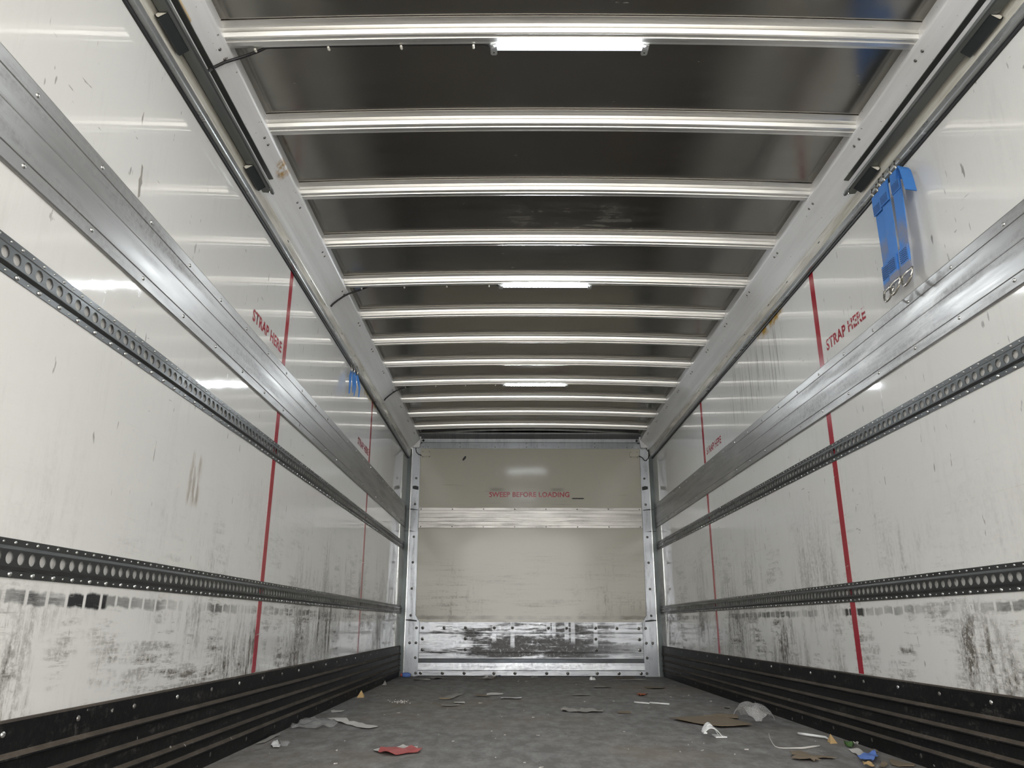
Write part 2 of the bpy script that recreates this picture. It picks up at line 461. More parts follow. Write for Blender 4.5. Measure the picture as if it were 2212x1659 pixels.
# ------------------------------------------------------------------ mesh helpers
class MB:
    def __init__(self):
        self.v, self.f = [], []
    def add(self, vs, fs):
        b = len(self.v)
        self.v += [tuple(q) for q in vs]
        self.f += [tuple(i + b for i in q) for q in fs]
        return self
    def box(self, x0, x1, y0, y1, z0, z1):
        return self.add([(x0, y0, z0), (x1, y0, z0), (x1, y1, z0), (x0, y1, z0), (x0, y0, z1), (x1, y0, z1), (x1, y1, z1), (x0, y1, z1)],
                        [(0, 3, 2, 1), (4, 5, 6, 7), (0, 1, 5, 4), (1, 2, 6, 5), (2, 3, 7, 6), (3, 0, 4, 7)])
    def extrude_y(self, prof, y0, y1, closed=True, flip=False):
        n = len(prof)
        vs = [(x, y0, z) for x, z in prof] + [(x, y1, z) for x, z in prof]
        fs = []
        for i in range(n if closed else n - 1):
            j = (i + 1) % n
            fs.append((i, j, n + j, n + i))
        if closed:
            fs += [tuple(range(n))[::-1], tuple(range(n, 2 * n))]
        if flip:
            fs = [q[::-1] for q in fs]
        return self.add(vs, fs)
    def prism(self, poly, axis, a, b):
        """closed polygon of 2-tuples pulled along an axis"""
        n = len(poly)
        def P(u, w, t):
            return {'x': (t, u, w), 'y': (u, t, w), 'z': (u, w, t)}[axis]
        vs = [P(u, w, a) for u, w in poly] + [P(u, w, b) for u, w in poly]
        fs = [tuple(range(n))[::-1], tuple(range(n, 2 * n))] + [(i, (i + 1) % n, n + (i + 1) % n, n + i) for i in range(n)]
        return self.add(vs, fs)
    def dome(self, c, nrm, r, h=None, seg=8, rings=3):
        h = r * 0.6 if h is None else h
        nv = Vector(nrm).normalized()
        a = nv.orthogonal().normalized()
        b = nv.cross(a)
        c = Vector(c)
        vs, fs = [], []
        for i in range(rings):
            t = (math.pi / 2) * i / rings
            rr, hh = r * math.cos(t), h * math.sin(t)
            for j in range(seg):
                q = 2 * math.pi * j / seg
                vs.append(c + a * (rr * math.cos(q)) + b * (rr * math.sin(q)) + nv * hh)
        vs.append(c + nv * h)
        for i in range(rings - 1):
            for j in range(seg):
                k2 = (j + 1) % seg
                fs.append((i * seg + j, i * seg + k2, (i + 1) * seg + k2, (i + 1) * seg + j))
        for j in range(seg):
            fs.append(((rings - 1) * seg + j, (rings - 1) * seg + (j + 1) % seg, len(vs) - 1))
        return self.add(vs, fs)
    def tube(self, pts, r, seg=8, closed=False):
        pts = [Vector(q) for q in pts]
        n = len(pts)
        vs, fs = [], []
        for i, q in enumerate(pts):
            if closed:
                d = pts[(i + 1) % n] - pts[i - 1]
            else:
                d = pts[min(i + 1, n - 1)] - pts[max(i - 1, 0)]
            d.normalize()
            ref = Vector((0, 0, 1)) if abs(d.z) < 0.9 else Vector((1, 0, 0))
            a = d.cross(ref).normalized()
            b = d.cross(a)
            rr = r[i] if isinstance(r, (list, tuple)) else r
            for j in range(seg):
                t = 2 * math.pi * j / seg
                vs.append(q + a * (rr * math.cos(t)) + b * (rr * math.sin(t)))
        for i in range(n if closed else n - 1):
            i2 = (i + 1) % n
            for j in range(seg):
                j2 = (j + 1) % seg
                fs.append((i * seg + j, i2 * seg + j, i2 * seg + j2, i * seg + j2))
        if not closed:
            fs += [tuple(range(seg)), tuple(range((n - 1) * seg, n * seg))[::-1]]
        return self.add(vs, fs)
    def build(self, name, mat, parent=None, smooth=False, fix=True, angle=None):
        me = bpy.data.meshes.new(name)
        me.from_pydata(self.v, [], self.f)
        if fix:
            bm = bmesh.new()
            bm.from_mesh(me)
            bmesh.ops.recalc_face_normals(bm, faces=bm.faces)
            bm.to_mesh(me)
            bm.free()
        me.materials.append(mat)
        if smooth:
            for q in me.polygons:
                q.use_smooth = True
        o = bpy.data.objects.new(name, me)
        COL.objects.link(o)
        if parent is not None:
            o.parent = parent
            o.matrix_parent_inverse = Matrix.Identity(4)
            # meshes are written in world coordinates; keep them there
            o.location = -Vector(parent_world(parent))
        return o

def parent_world(o):
    v = Vector(o.location)
    while o.parent is not None:
        o = o.parent
        v = v + Vector(o.location)
    return v

def tag(o, label, cat, group=None, kind=None):
    o['label'] = label
    if cat:
        o['category'] = cat
    if group:
        o['group'] = group
    if kind:
        o['kind'] = kind
    return o

def empty(name, loc, label, cat, group=None, kind=None):
    o = bpy.data.objects.new(name, None)
    o.empty_display_size = 0.05
    COL.objects.link(o)
    o.location = loc
    return tag(o, label, cat, group, kind)

_rivet_mesh = {}
def rivet(name, c, nrm, r, h, mat, parent, seg=10):
    """a rivet head as a part of its own; alike heads share one mesh"""
    key = (nrm, r, h, mat.name)
    if key not in _rivet_mesh:
        mb = MB().dome((0, 0, 0), nrm, r, h, seg, 3)
        me = bpy.data.meshes.new('rivet_head')
        me.from_pydata(mb.v, [], mb.f)
        bm = bmesh.new(); bm.from_mesh(me)
        bmesh.ops.recalc_face_normals(bm, faces=bm.faces)
        bm.to_mesh(me); bm.free()
        me.materials.append(mat)
        for q in me.polygons:
            q.use_smooth = True
        _rivet_mesh[key] = me
    o = bpy.data.objects.new(name, _rivet_mesh[key])
    COL.objects.link(o)
    o.parent = parent
    o.location = Vector(c) - parent_world(parent)
    return o

def text_part(name, body, mat, parent, o_pt, ux, uy, nrm, width, height, lift=0.0008, bold=0.030):
    cu = bpy.data.curves.new('lettering', 'FONT')
    cu.body = body
    cu.size = 1.0
    cu.offset = bold
    cu.space_character = 1.06
    cu.resolution_u = 3
    ob = bpy.data.objects.new('lettering_tmp', cu)
    COL.objects.link(ob)
    me = bpy.data.meshes.new_from_object(ob)
    bpy.data.objects.remove(ob)
    xs = [v.co.x for v in me.vertices]
    ys = [v.co.y for v in me.vertices]
    x0, x1, y0, y1 = min(xs), max(xs), min(ys), max(ys)
    off = parent_world(parent)
    O, U, V, N = Vector(o_pt), Vector(ux), Vector(uy), Vector(nrm)
    for v in me.vertices:
        a, b = (v.co.x - x0) / (x1 - x0) * width, (v.co.y - y0) / (y1 - y0) * height
        v.co = O + U * a + V * b + N * lift
    me.materials.clear()
    me.materials.append(mat)
    o = bpy.data.objects.new(name, me)
    COL.objects.link(o)
    o.parent = parent
    o.location = -off
    return o

# ================================================================== THE SETTING
ground = MB().box(-12, 12, -24, Y0 - 0.25, -1.15, -1.05).build('ground', M['ground'])
tag(ground, 'grey concrete yard outside behind the open end', 'ground', kind='structure')

floor = MB().box(-WX - 0.05, WX + 0.05, Y0, YB + 0.05, -0.06, 0.0).build('floor', M['floor'])
tag(floor, 'dark worn truck floor littered with scraps', 'floor', kind='structure')

walls = {}
for s, nm, mat, lab in ((-1, 'wall_left', M['wall_l'], 'white side panel with the grey scrape and the small strap bundle'),
                        (1, 'wall_right', M['wall_r'], 'white side panel behind the three long blue straps')):
    w = MB().box(min(s * WX, s * (WX + 0.05)), max(s * WX, s * (WX + 0.05)), Y0, YB + 0.02, 0.0, 2.36).build(nm, mat)
    tag(w, lab, 'wall', kind='structure')
    walls[s] = w
    for ys in (3.314, 5.53):
        st = MB().box(min(s * (WX - 0.0008), s * (WX + 0.0005)), max(s * (WX - 0.0008), s * (WX + 0.0005)), ys - 0.0235, ys + 0.0235, 0.274, 2.064)
        st.build('stripe', M['red'], w)
        if s < 0:
            text_part('lettering', 'STRAP HERE', M['red'], w, (-WX, ys - 0.452, 1.637), (0, 1, 0), (0, 0, 1), (1, 0, 0), 0.402, 0.052)
        else:
            text_part('lettering', 'STRAP HERE', M['red_worn'], w, (WX, ys - 0.072, 1.645), (0, -1, 0), (0, 0, 1), (-1, 0, 0), 0.395, 0.053)

# roof skin with a shallow camber
def roof_z(x):
    return ZT + 0.026 * (1 - (x / 1.2) ** 2)
mb = MB()
nx = 24
prof = [(-1.27 + 2.54 * i / nx) for i in range(nx + 1)]
mb.add([(x, Y0, roof_z(x)) for x in prof] + [(x, YB + 0.05, roof_z(x)) for x in prof],
       [(i, i + 1, nx + 2 + i, nx + 1 + i) for i in range(nx)])
mb.add([(x, Y0, roof_z(x) + 0.03) for x in prof] + [(x, YB + 0.05, roof_z(x) + 0.03) for x in prof],
       [(i, nx + 1 + i, nx + 2 + i, i + 1) for i in range(nx)])
ceil = mb.build('ceiling', M['roof'], smooth=True, fix=False)
tag(ceil, 'dark mirror-like aluminium roof sheet between the bows', 'ceiling', kind='structure')

# long upper side rails (trim) along both roof edges
BOWS = [2.036 + 0.467 * i for i in range(-5, 12)]
YR = YB - 0.02
for s, nm, lab in ((-1, 'trim_1', 'white sloped roof rail with rust blister and cable crossings'),
                   (1, 'trim_2', 'white sloped roof rail above the three long blue straps')):
    def P(pts):
        return [(s * x, z) for x, z in pts]
    # white cove
    cove = [(1.2075, 2.150), (1.200, 2.158), (1.190, 2.171), (1.180, 2.182), (1.117, 2.243), (1.113, 2.249), (1.113, 2.256), (1.121, 2.258), (1.121, 2.318), (1.245, 2.318), (1.245, 2.150)]
    t = MB().extrude_y(P(cove), Y0, YR).build(nm, M['rail_white'])
    tag(t, lab, 'trim', kind='structure')
    MB().extrude_y(P([(1.2115, 2.092), (1.2090, 2.096), (1.207, 2.130), (1.205, 2.134), (1.2075, 2.151), (1.245, 2.151), (1.245, 2.092)]), Y0, YR).build('cream_strip', M['rail_cream'], t)
    MB().extrude_y(P([(1.230, 2.070), (1.2155, 2.070), (1.2135, 2.074), (1.2115, 2.0925), (1.245, 2.0925), (1.245, 2.070)]), Y0, YR).build('grey_leg', M['rail_grey'], t)
    MB().extrude_y(P([(1.243, 2.062), (1.232, 2.062), (1.230, 2.071), (1.243, 2.071)]), Y0, YR).build('black_seal', M['seam'], t)
    nv = (-s * 0.70, 0, -0.714)
    for yb in BOWS:
        if yb < 1.4:
            continue
        for dy in (-0.020, 0.024):
            rivet('rivet', (s * 1.132, yb + dy, 2.2285), nv, 0.006, 0.004, M['rivet_dull'], t)
    for i in range(12):
        yy = 3.1 + i * 0.38 + 0.05 * math.sin(i * 2.2)
        MB().box(*sorted((s * 1.2095, s * 1.2065)), yy, yy + 0.018, 2.121, 2.126).build('slot_mark', M['seam'], t)

# corrugated kick rails (baseboards)
def kick_profile():
    p = [(1.245, 0.272), (1.229, 0.272), (1.226, 0.268), (1.226, 0.220)]
    for z in (0.209, 0.156, 0.106, 0.065):
        p += [(1.2265, z), (1.2155, z - 0.009), (1.2150, z - 0.0125), (1.2265, z - 0.019)]
    p += [(1.2285, 0.0), (1.245, 0.0)]
    return p
for s, nm, lab in ((-1, 'baseboard_left', 'black ribbed kick rail below the grey-scraped wall panel'),
                   (1, 'baseboard_right', 'black ribbed kick rail beside the plastic bag and blue paper')):
    t = MB().extrude_y([(s * x, z) for x, z in kick_profile()], Y0, YB - 0.05).build(nm, M['kick'])
    tag(t, lab, 'baseboard', kind='structure')
    for i in range(21):
        yy = 1.697 + 0.2835 * i if s < 0 else 1.57 + 0.2835 * i
        if yy > 7.4:
            break
        rivet('bolt', (s * 1.226, yy, 0.247), (-s, 0, 0), 0.0070, 0.0045, M['rivet'] if (i * 7) % 5 < 2 else M['rivet_dull'], t)
    for i in range(13):
        yy = 2.142 + 0.3745 * i
        rivet('bolt', (s * 1.2283, yy, 0.034), (-s, 0, 0), 0.009, 0.003, M['rivet_dull'], t)

# ------------------------------------------------------------------ front bulkhead
wb = MB().box(-WX - 0.02, WX + 0.02, YB + 0.004, YB + 0.06, 0, 2.36).build('wall_back', M['steel_dark'])
tag(wb, 'bulkhead at the closed end lettered in red', 'wall', kind='structure')
up = MB().box(-1.115, 1.115, YB, YB + 0.005, 1.566, 2.172).build('upper_panel', M['bulk'], wb)
lowp = [(-1.098, 0.545), (-1.060, 0.484), (1.060, 0.484), (1.098, 0.545), (1.112, 1.369), (-1.112, 1.369)]
MB().prism(lowp, 'y', YB, YB + 0.005).build('lower_panel', M['bulk'], wb)
text_part('lettering', 'SWEEP BEFORE LOADING', M['red'], wb, (-0.412, YB, 1.674), (1, 0, 0), (0, 0, 1), (0, -1, 0), 0.803, 0.052, 0.001, 0.034)
# torn black hole in the upper panel
MB().prism([(-0.685, 2.045), (-0.672, 2.043), (-0.652, 2.065), (-0.648, 2.085), (-0.655, 2.092), (-0.668, 2.083), (-0.685, 2.058)], 'y', YB - 0.001, YB + 0.001).build('tear', M['seam'], wb)
# aluminium band with grooves
gp = []
for z0, z1 in ((1.368, 1.392), (1.395, 1.428), (1.431, 1.468), (1.471, 1.505), (1.508, 1.538), (1.541, 1.567)):
    gp += [(YB - 0.002, z0), (YB - 0.008, z0 + 0.001), (YB - 0.008, z1 - 0.001), (YB - 0.002, z1)]
gp += [(YB + 0.003, 1.567), (YB + 0.003, 1.368)]
bandb = MB().prism([(a, b) for a, b in gp], 'x', -1.105, 1.105).build('scuff_band', M['band_back'], wb)
for z in (1.380, 1.553):
    for i in range(8):
        rivet('rivet', (-1.083 + 2.166 * i / 7 if i else -1.083, YB - 0.008, z), (0, -1, 0), 0.0065, 0.004, M['rivet_dull'], bandb)
# corner posts, their dark side returns
for s in (-1, 1):
    post = MB().prism([(s * 1.192, 0.0), (s * 1.058, 0.0), (s * 1.058, 0.482), (s * 1.100, 0.545), (s * 1.113, 2.17), (s * 1.192, 2.20)], 'y', YB - 0.014, YB + 0.003).build('corner_post', M['steel_corner'], wb)
    MB().box(*sorted((s * 1.195, s * 1.241)), YB - 0.010, YB + 0.004, 0.0, 2.2).build('side_return', M['steel_dark'], post)
    MB().box(*sorted((s * 1.1905, s * 1.1955)), YB - 0.022, YB + 0.002, 0.0, 2.18).build('post_edge', M['rivet'], post)
    for z in (0.543, 0.789, 1.036, 1.281, 1.60, 1.86):
        rivet('bolt', (s * 1.145, YB - 0.014, z), (0, -1, 0), 0.012, 0.007, M['rivet_dull'], post)
    for x, z in ((1.085, 0.429), (1.085, 0.295), (1.145, 0.295), (1.086, 0.164), (1.078, 0.028)):
        rivet('bolt', (s * x, YB - 0.014, z), (0, -1, 0), 0.013, 0.007, M['rivet_dull'], post)
    # rubbed black marks on the posts
    for x0, x1, z0, z1 in ((1.118, 1.176, 1.742, 1.785), (1.115, 1.238, 1.540, 1.556), (1.085, 1.205, 0.487, 0.508), (1.12, 1.24, 1.330, 1.340)):
        MB().prism([(s * x0, z0), (s * (x0 + x1) / 2, z0 + 0.004), (s * x1, z0 + 0.012), (s * x1, z1 - 0.004), (s * (x0 + x1) / 2, z1), (s * x0, z1 - 0.01)], 'y', YB - 0.0165, YB - 0.0135).build('rubber_mark', M['seam'], post)
# kick plate: flat upper part, bulged lower part
kp = MB().prism([(YB + 0.003, 0.0), (YB - 0.046, 0.0), (YB - 0.050, 0.010), (YB - 0.050, 0.052), (YB - 0.046, 0.058), (YB - 0.040, 0.120), (YB - 0.022, 0.150), (YB - 0.016, 0.158), (YB - 0.016, 0.205), (YB - 0.020, 0.208), (YB - 0.020, 0.213), (YB - 0.016, 0.216), (YB - 0.016, 0.379), (YB - 0.0185, 0.382), (YB - 0.0185, 0.386), (YB - 0.016, 0.389), (YB - 0.016, 0.483), (YB + 0.003, 0.483)], 'x', -1.055, 1.055).build('kick_plate', M['kickplate'], wb)
KB = [(-1.026, 0.430), (-0.823, 0.432), (-0.622, 0.432), (-0.348, 0.432), (-0.176, 0.432), (0.165, 0.430), (0.336, 0.430), (0.610, 0.430), (0.813, 0.428), (1.020, 0.427),
      (-1.025, 0.330), (-0.620, 0.333), (0.610, 0.332), (1.021, 0.327), (-1.023, 0.233), (-0.618, 0.236), (0.612, 0.232), (1.020, 0.231)]
for x, z in KB:
    w_ = rivet('washer', (x, YB - 0.016, z), (0, -1, 0), 0.0155, 0.003, M['rivet'], kp)
    b_ = rivet('bolt', (x, YB - 0.018, z), (0, -1, 0), 0.010, 0.008, M['rivet_dull'], kp)
for x in (-1.027, -0.825, -0.623, -0.348, -0.152, 0.142, 0.338, 0.610, 0.813, 1.017):
    rivet('washer', (x, YB - 0.050, 0.030), (0, -1, 0), 0.0155, 0.003, M['rivet'], kp)
    rivet('bolt', (x, YB - 0.052, 0.030), (0, -1, 0), 0.010, 0.008, M['rivet_dull'], kp)
# header above the panels
hd = MB().prism([(YB + 0.003, 2.168), (YB - 0.006, 2.168), (YB - 0.006, 2.228), (YB - 0.020, 2.230), (YB - 0.030, 2.262), (YB - 0.075, 2.286), (YB - 0.085, 2.300), (YB - 0.085, 2.315), (YB + 0.003, 2.33)], 'x', -1.13, 1.13).build('header', M['steel_corner'], wb)
for x in (-1.088, -1.037, -0.710, -0.355, -0.035, 0.29, 0.66, 0.985, 1.043):
    rivet('rivet', (x, YB - 0.006, 2.184), (0, -1, 0), 0.006, 0.004, M['rivet_dull'], hd)
for x in (-0.711, -0.035, 0.66):
    rivet('rivet', (x, YB - 0.006, 2.222), (0, -1, 0), 0.006, 0.004, M['rivet_dull'], hd)
for s in (-1, 1):
    rivet('bolt', (s * 1.085, YB - 0.026, 2.246), (0, -0.95, -0.3), 0.013, 0.006, M['wire'], hd)
    MB().prism([(s * 1.12, 2.168), (s * 1.20, 2.168), (s * 1.215, 2.30), (s * 1.10, 2.30)], 'y', YB - 0.06, YB + 0.003).build('corner_casting', M['rail_white'], hd)

# marker-light junction boxes in the top corners
for s, lab in ((-1, 'small cream junction box beside the black tear, cable looping to one side'), (1, 'small cream junction box with a long sagging cable loop')):
    bx = empty('junction_box', (s * 1.055, YB - 0.001, 2.077), lab, 'junction box')
    MB().box(s * 1.055 - 0.046, s * 1.055 + 0.046, YB - 0.016, YB, 2.086, 2.127).build('cover', M['bulk'], bx)
    MB().box(s * 1.055 - 0.040, s * 1.055 + 0.040, YB - 0.006, YB, 2.077, 2.137).build('flange', M['bulk'], bx)
    for dx in (-0.033, 0.033):
        for z in (2.0815, 2.1325):
            rivet('screw', (s * 1.055 + dx, YB - 0.006, z), (0, -1, 0), 0.004, 0.002, M['wire'], bx)
    if s < 0:
        pts = [(-1.095, 2.222), (-1.125, 2.214), (-1.150, 2.190), (-1.160, 2.160), (-1.152, 2.125), (-1.128, 2.102), (-1.100, 2.093)]
    else:
        pts = [(1.090, 2.224), (1.135, 2.212), (1.175, 2.178), (1.200, 2.130), (1.205, 2.095), (1.190, 2.062), (1.168, 2.040), (1.152, 2.046), (1.135, 2.072), (1.100, 2.092)]
    c3 = []
    for i in range(len(pts) - 1):
        for t in (0, 0.5):
            c3.append((pts[i][0] * (1 - t) + pts[i + 1][0] * t, YB - 0.024, pts[i][1] * (1 - t) + pts[i + 1][1] * t))
    c3.append((pts[-1][0], YB - 0.012, pts[-1][1]))
    MB().tube(c3, 0.0048, 6).build('cable', M['wire'], bx, smooth=True)

# ================================================================== WALL RAILS
PITCH = 0.0395
def logistics_track(s, zc, yholes, lab):
    """perforated steel track: flanges on the wall, raised hat with round holes, rivets"""
    W = WX
    root = empty('logistics_track', (s * (W - 0.0005), 3.0, zc), lab, 'track', 'perforated tie-down tracks')
    X = lambda d: s * (W - d)
    y0, y1 = Y0, YB - 0.03
    body = MB()
    for sg in (-1, 1):
        prof = [(X(0.0004), zc + sg * 0.0395), (X(0.0028), zc + sg * 0.0395), (X(0.0028), zc + sg * 0.0250), (X(0.0050), zc + sg * 0.0236), (X(0.0086), zc + sg * 0.0185), (X(0.0090), zc + sg * 0.0170)]
        body.extrude_y(prof, y0, y1, closed=False)
    body.build('flange', M['galv'], root)
    web = MB()
    n = int((y1 - y0) / PITCH)
    ystart = yholes - PITCH * int((yholes - y0) / PITCH) - PITCH / 2
    N = 16
    R = 0.0132
    for i in range(n):
        cy = ystart + PITCH / 2 + i * PITCH
        if cy + PITCH / 2 > y1:
            break
        vs = []
        for ring in range(3):
            for j in range(N):
                a = 2 * math.pi * j / N
                ca, sa = math.cos(a), math.sin(a)
                if ring == 0:
                    m = max(abs(ca), abs(sa))
                    vs.append((X(0.0090), cy + ca / m * PITCH / 2, zc + sa / m * 0.0171))
                elif ring == 1:
                    vs.append((X(0.0090), cy + ca * R, zc + sa * R))
                else:
                    vs.append((X(0.0065), cy + ca * R, zc + sa * R))
        fs = []
        for ring in range(2):
            for j in range(N):
                k = (j + 1) % N
                q = (ring * N + j, ring * N + k, (ring + 1) * N + k, (ring + 1) * N + j)
                fs.append(q if s > 0 else q[::-1])
        web.add(vs, fs)
    web.build('perforated_web', M['galv'], root, fix=False)
    # rivets: large ones near the open end are parts, the small remainder is one joined part
    small = MB()
    i = 0
    yy = ystart + PITCH
    while yy < y1 - 0.02:
        big = (i % 2 == 0)
        for sg in (-1, 1):
            if big and sg < 0 and 1.3 < yy < 2.3:
                rivet('rivet', (X(0.0028), yy, zc + sg * 0.0322), (-s, 0, 0), 0.0060, 0.0042, M['rivet'], root)
            else:
                r = (0.0058 if sg < 0 else 0.0042) if big else 0.0030
                small.dome((X(0.0028), yy, zc + sg * 0.0322), (-s, 0, 0), r, r * 0.7, 7, 2)
        i += 1
        yy += PITCH
    sm = small.build('rivets', M['rivet'], root, smooth=True)
    sm['kind'] = 'stuff'
    return root

logistics_track(-1, 1.193, 1.412 + 0.0, 'upper perforated steel track on the wall with the grey scrape')
logistics_track(-1, 0.594, 1.617, 'lower perforated steel track above black rubber blocks near the open end')
logistics_track(1, 1.193, 1.43, 'upper perforated steel track on the wall with long blue straps')
logistics_track(1, 0.594, 1.60, 'lower perforated steel track on the wall with long blue straps')

def scuff_rail(s, lab):
    root = empty('scuff_rail', (s * WX, 3.0, 1.482), lab, 'rail')
    X = lambda d: s * (WX - d)
    prof = [(X(0.0003), 1.369), (X(0.006), 1.3695), (X(0.0085), 1.373), (X(0.0085), 1.4035), (X(0.0070), 1.4045), (X(0.0070), 1.4058), (X(0.0095), 1.408),
            (X(0.0100), 1.486), (X(0.0112), 1.4885), (X(0.0112), 1.491), (X(0.0100), 1.493),
            (X(0.0095), 1.5505), (X(0.0065), 1.5525), (X(0.0065), 1.5545), (X(0.0085), 1.557),
            (X(0.0085), 1.590), (X(0.006), 1.5945), (X(0.0003), 1.595)]
    MB().extrude_y(prof, Y0, YB - 0.025).build('extrusion', M['band'], root)
    for z, off in ((1.569, 1.405), (1.394, 1.41)):
        i = -3
        while True:
            yy = off + 0.277 * i
            if yy > 7.5:
                break
            if yy > 0.6:
                rivet('rivet', (X(0.0083), yy, z), (-s, 0, 0), 0.0065, 0.0045, M['rivet'], root)
            i += 1
    return root
scuff_rail(-1, 'wide grooved aluminium scuff rail on the wall with the grey scrape')
scuff_rail(1, 'wide grooved aluminium scuff rail below the three long blue straps')

# ================================================================== ROOF BOWS, LAMPS, CABLES
BP = [(-0.066, 0.000), (-0.066, -0.0035), (-0.044, -0.005), (-0.0400, -0.0075), (-0.0375, -0.0185), (-0.0340, -0.0190), (-0.0338, -0.0215), (-0.0358, -0.0222), (-0.0305, -0.0335), (-0.0265, -0.0365),
      (-0.0245, -0.0365), (-0.0230, -0.0335), (-0.0120, -0.0335), (-0.0105, -0.0375), (0.0060, -0.0380), (0.0075, -0.0365), (0.0200, -0.0340), (0.0215, -0.0300), (0.0215, -0.0050), (0.036, -0.0030), (0.036, 0.000)]
def bow_mesh():
    xs = [-1.128 + 2.256 * i / 20 for i in range(21)]
    n = len(BP)
    vs, fs = [], []
    for x in xs:
        zt = roof_z(x) - 0.002
        for (y, z) in BP:
            vs.append((x, y, zt + z - 2.30))
    for i in range(20):
        for j in range(n):
            k = (j + 1) % n
            fs.append((i * n + j, i * n + k, (i + 1) * n + k, (i + 1) * n + j))
    fs.append(tuple(range(n))[::-1])
    fs.append(tuple(range(20 * n, 21 * n)))
    me = bpy.data.meshes.new('roof_bow')
    me.from_pydata(vs, [], fs)
    bm = bmesh.new(); bm.from_mesh(me)
    bmesh.ops.recalc_face_normals(bm, faces=bm.faces)
    bm.to_mesh(me); bm.free()
    me.materials.append(M['bow'])
    return me
BM_ = bow_mesh()
LAMPS = {2.036: 'between the two door tracks', 2.036 + 0.467 * 4: 'second of three, above the first red stripe', 2.036 + 0.467 * 8: 'nearest the lettered bulkhead'}
lampY = [2.036, 2.036 + 0.467 * 4, 2.036 + 0.467 * 8]
BLAB = ['ridged aluminium roof bow carrying the lamp between the door tracks', 'ridged aluminium roof bow carrying the middle lamp of three', 'ridged aluminium roof bow carrying the lamp nearest the lettered bulkhead']
for yb in BOWS:
    o = bpy.data.objects.new('roof_bow', BM_)
    COL.objects.link(o)
    o.location = (0, yb, 2.30)
    k = [i for i, q in enumerate(lampY) if abs(q - yb) < 0.01]
    idx = round((yb - 2.036) / 0.467)
    nth = ('first', 'second', 'third')
    if k:
        lab = BLAB[k[0]]
    elif idx < 0:
        lab = 'ridged aluminium roof bow above the open rear end'
    elif idx < 4:
        lab = '%s lampless roof bow after the lamp between the door tracks' % nth[idx - 1]
    elif idx < 8:
        lab = '%s lampless roof bow after the middle lamp of three' % nth[idx - 5]
    else:
        lab = '%s lampless roof bow between the last lamp and the lettered bulkhead' % nth[idx - 9]
    tag(o, lab, 'roof bow', 'aluminium roof bows')

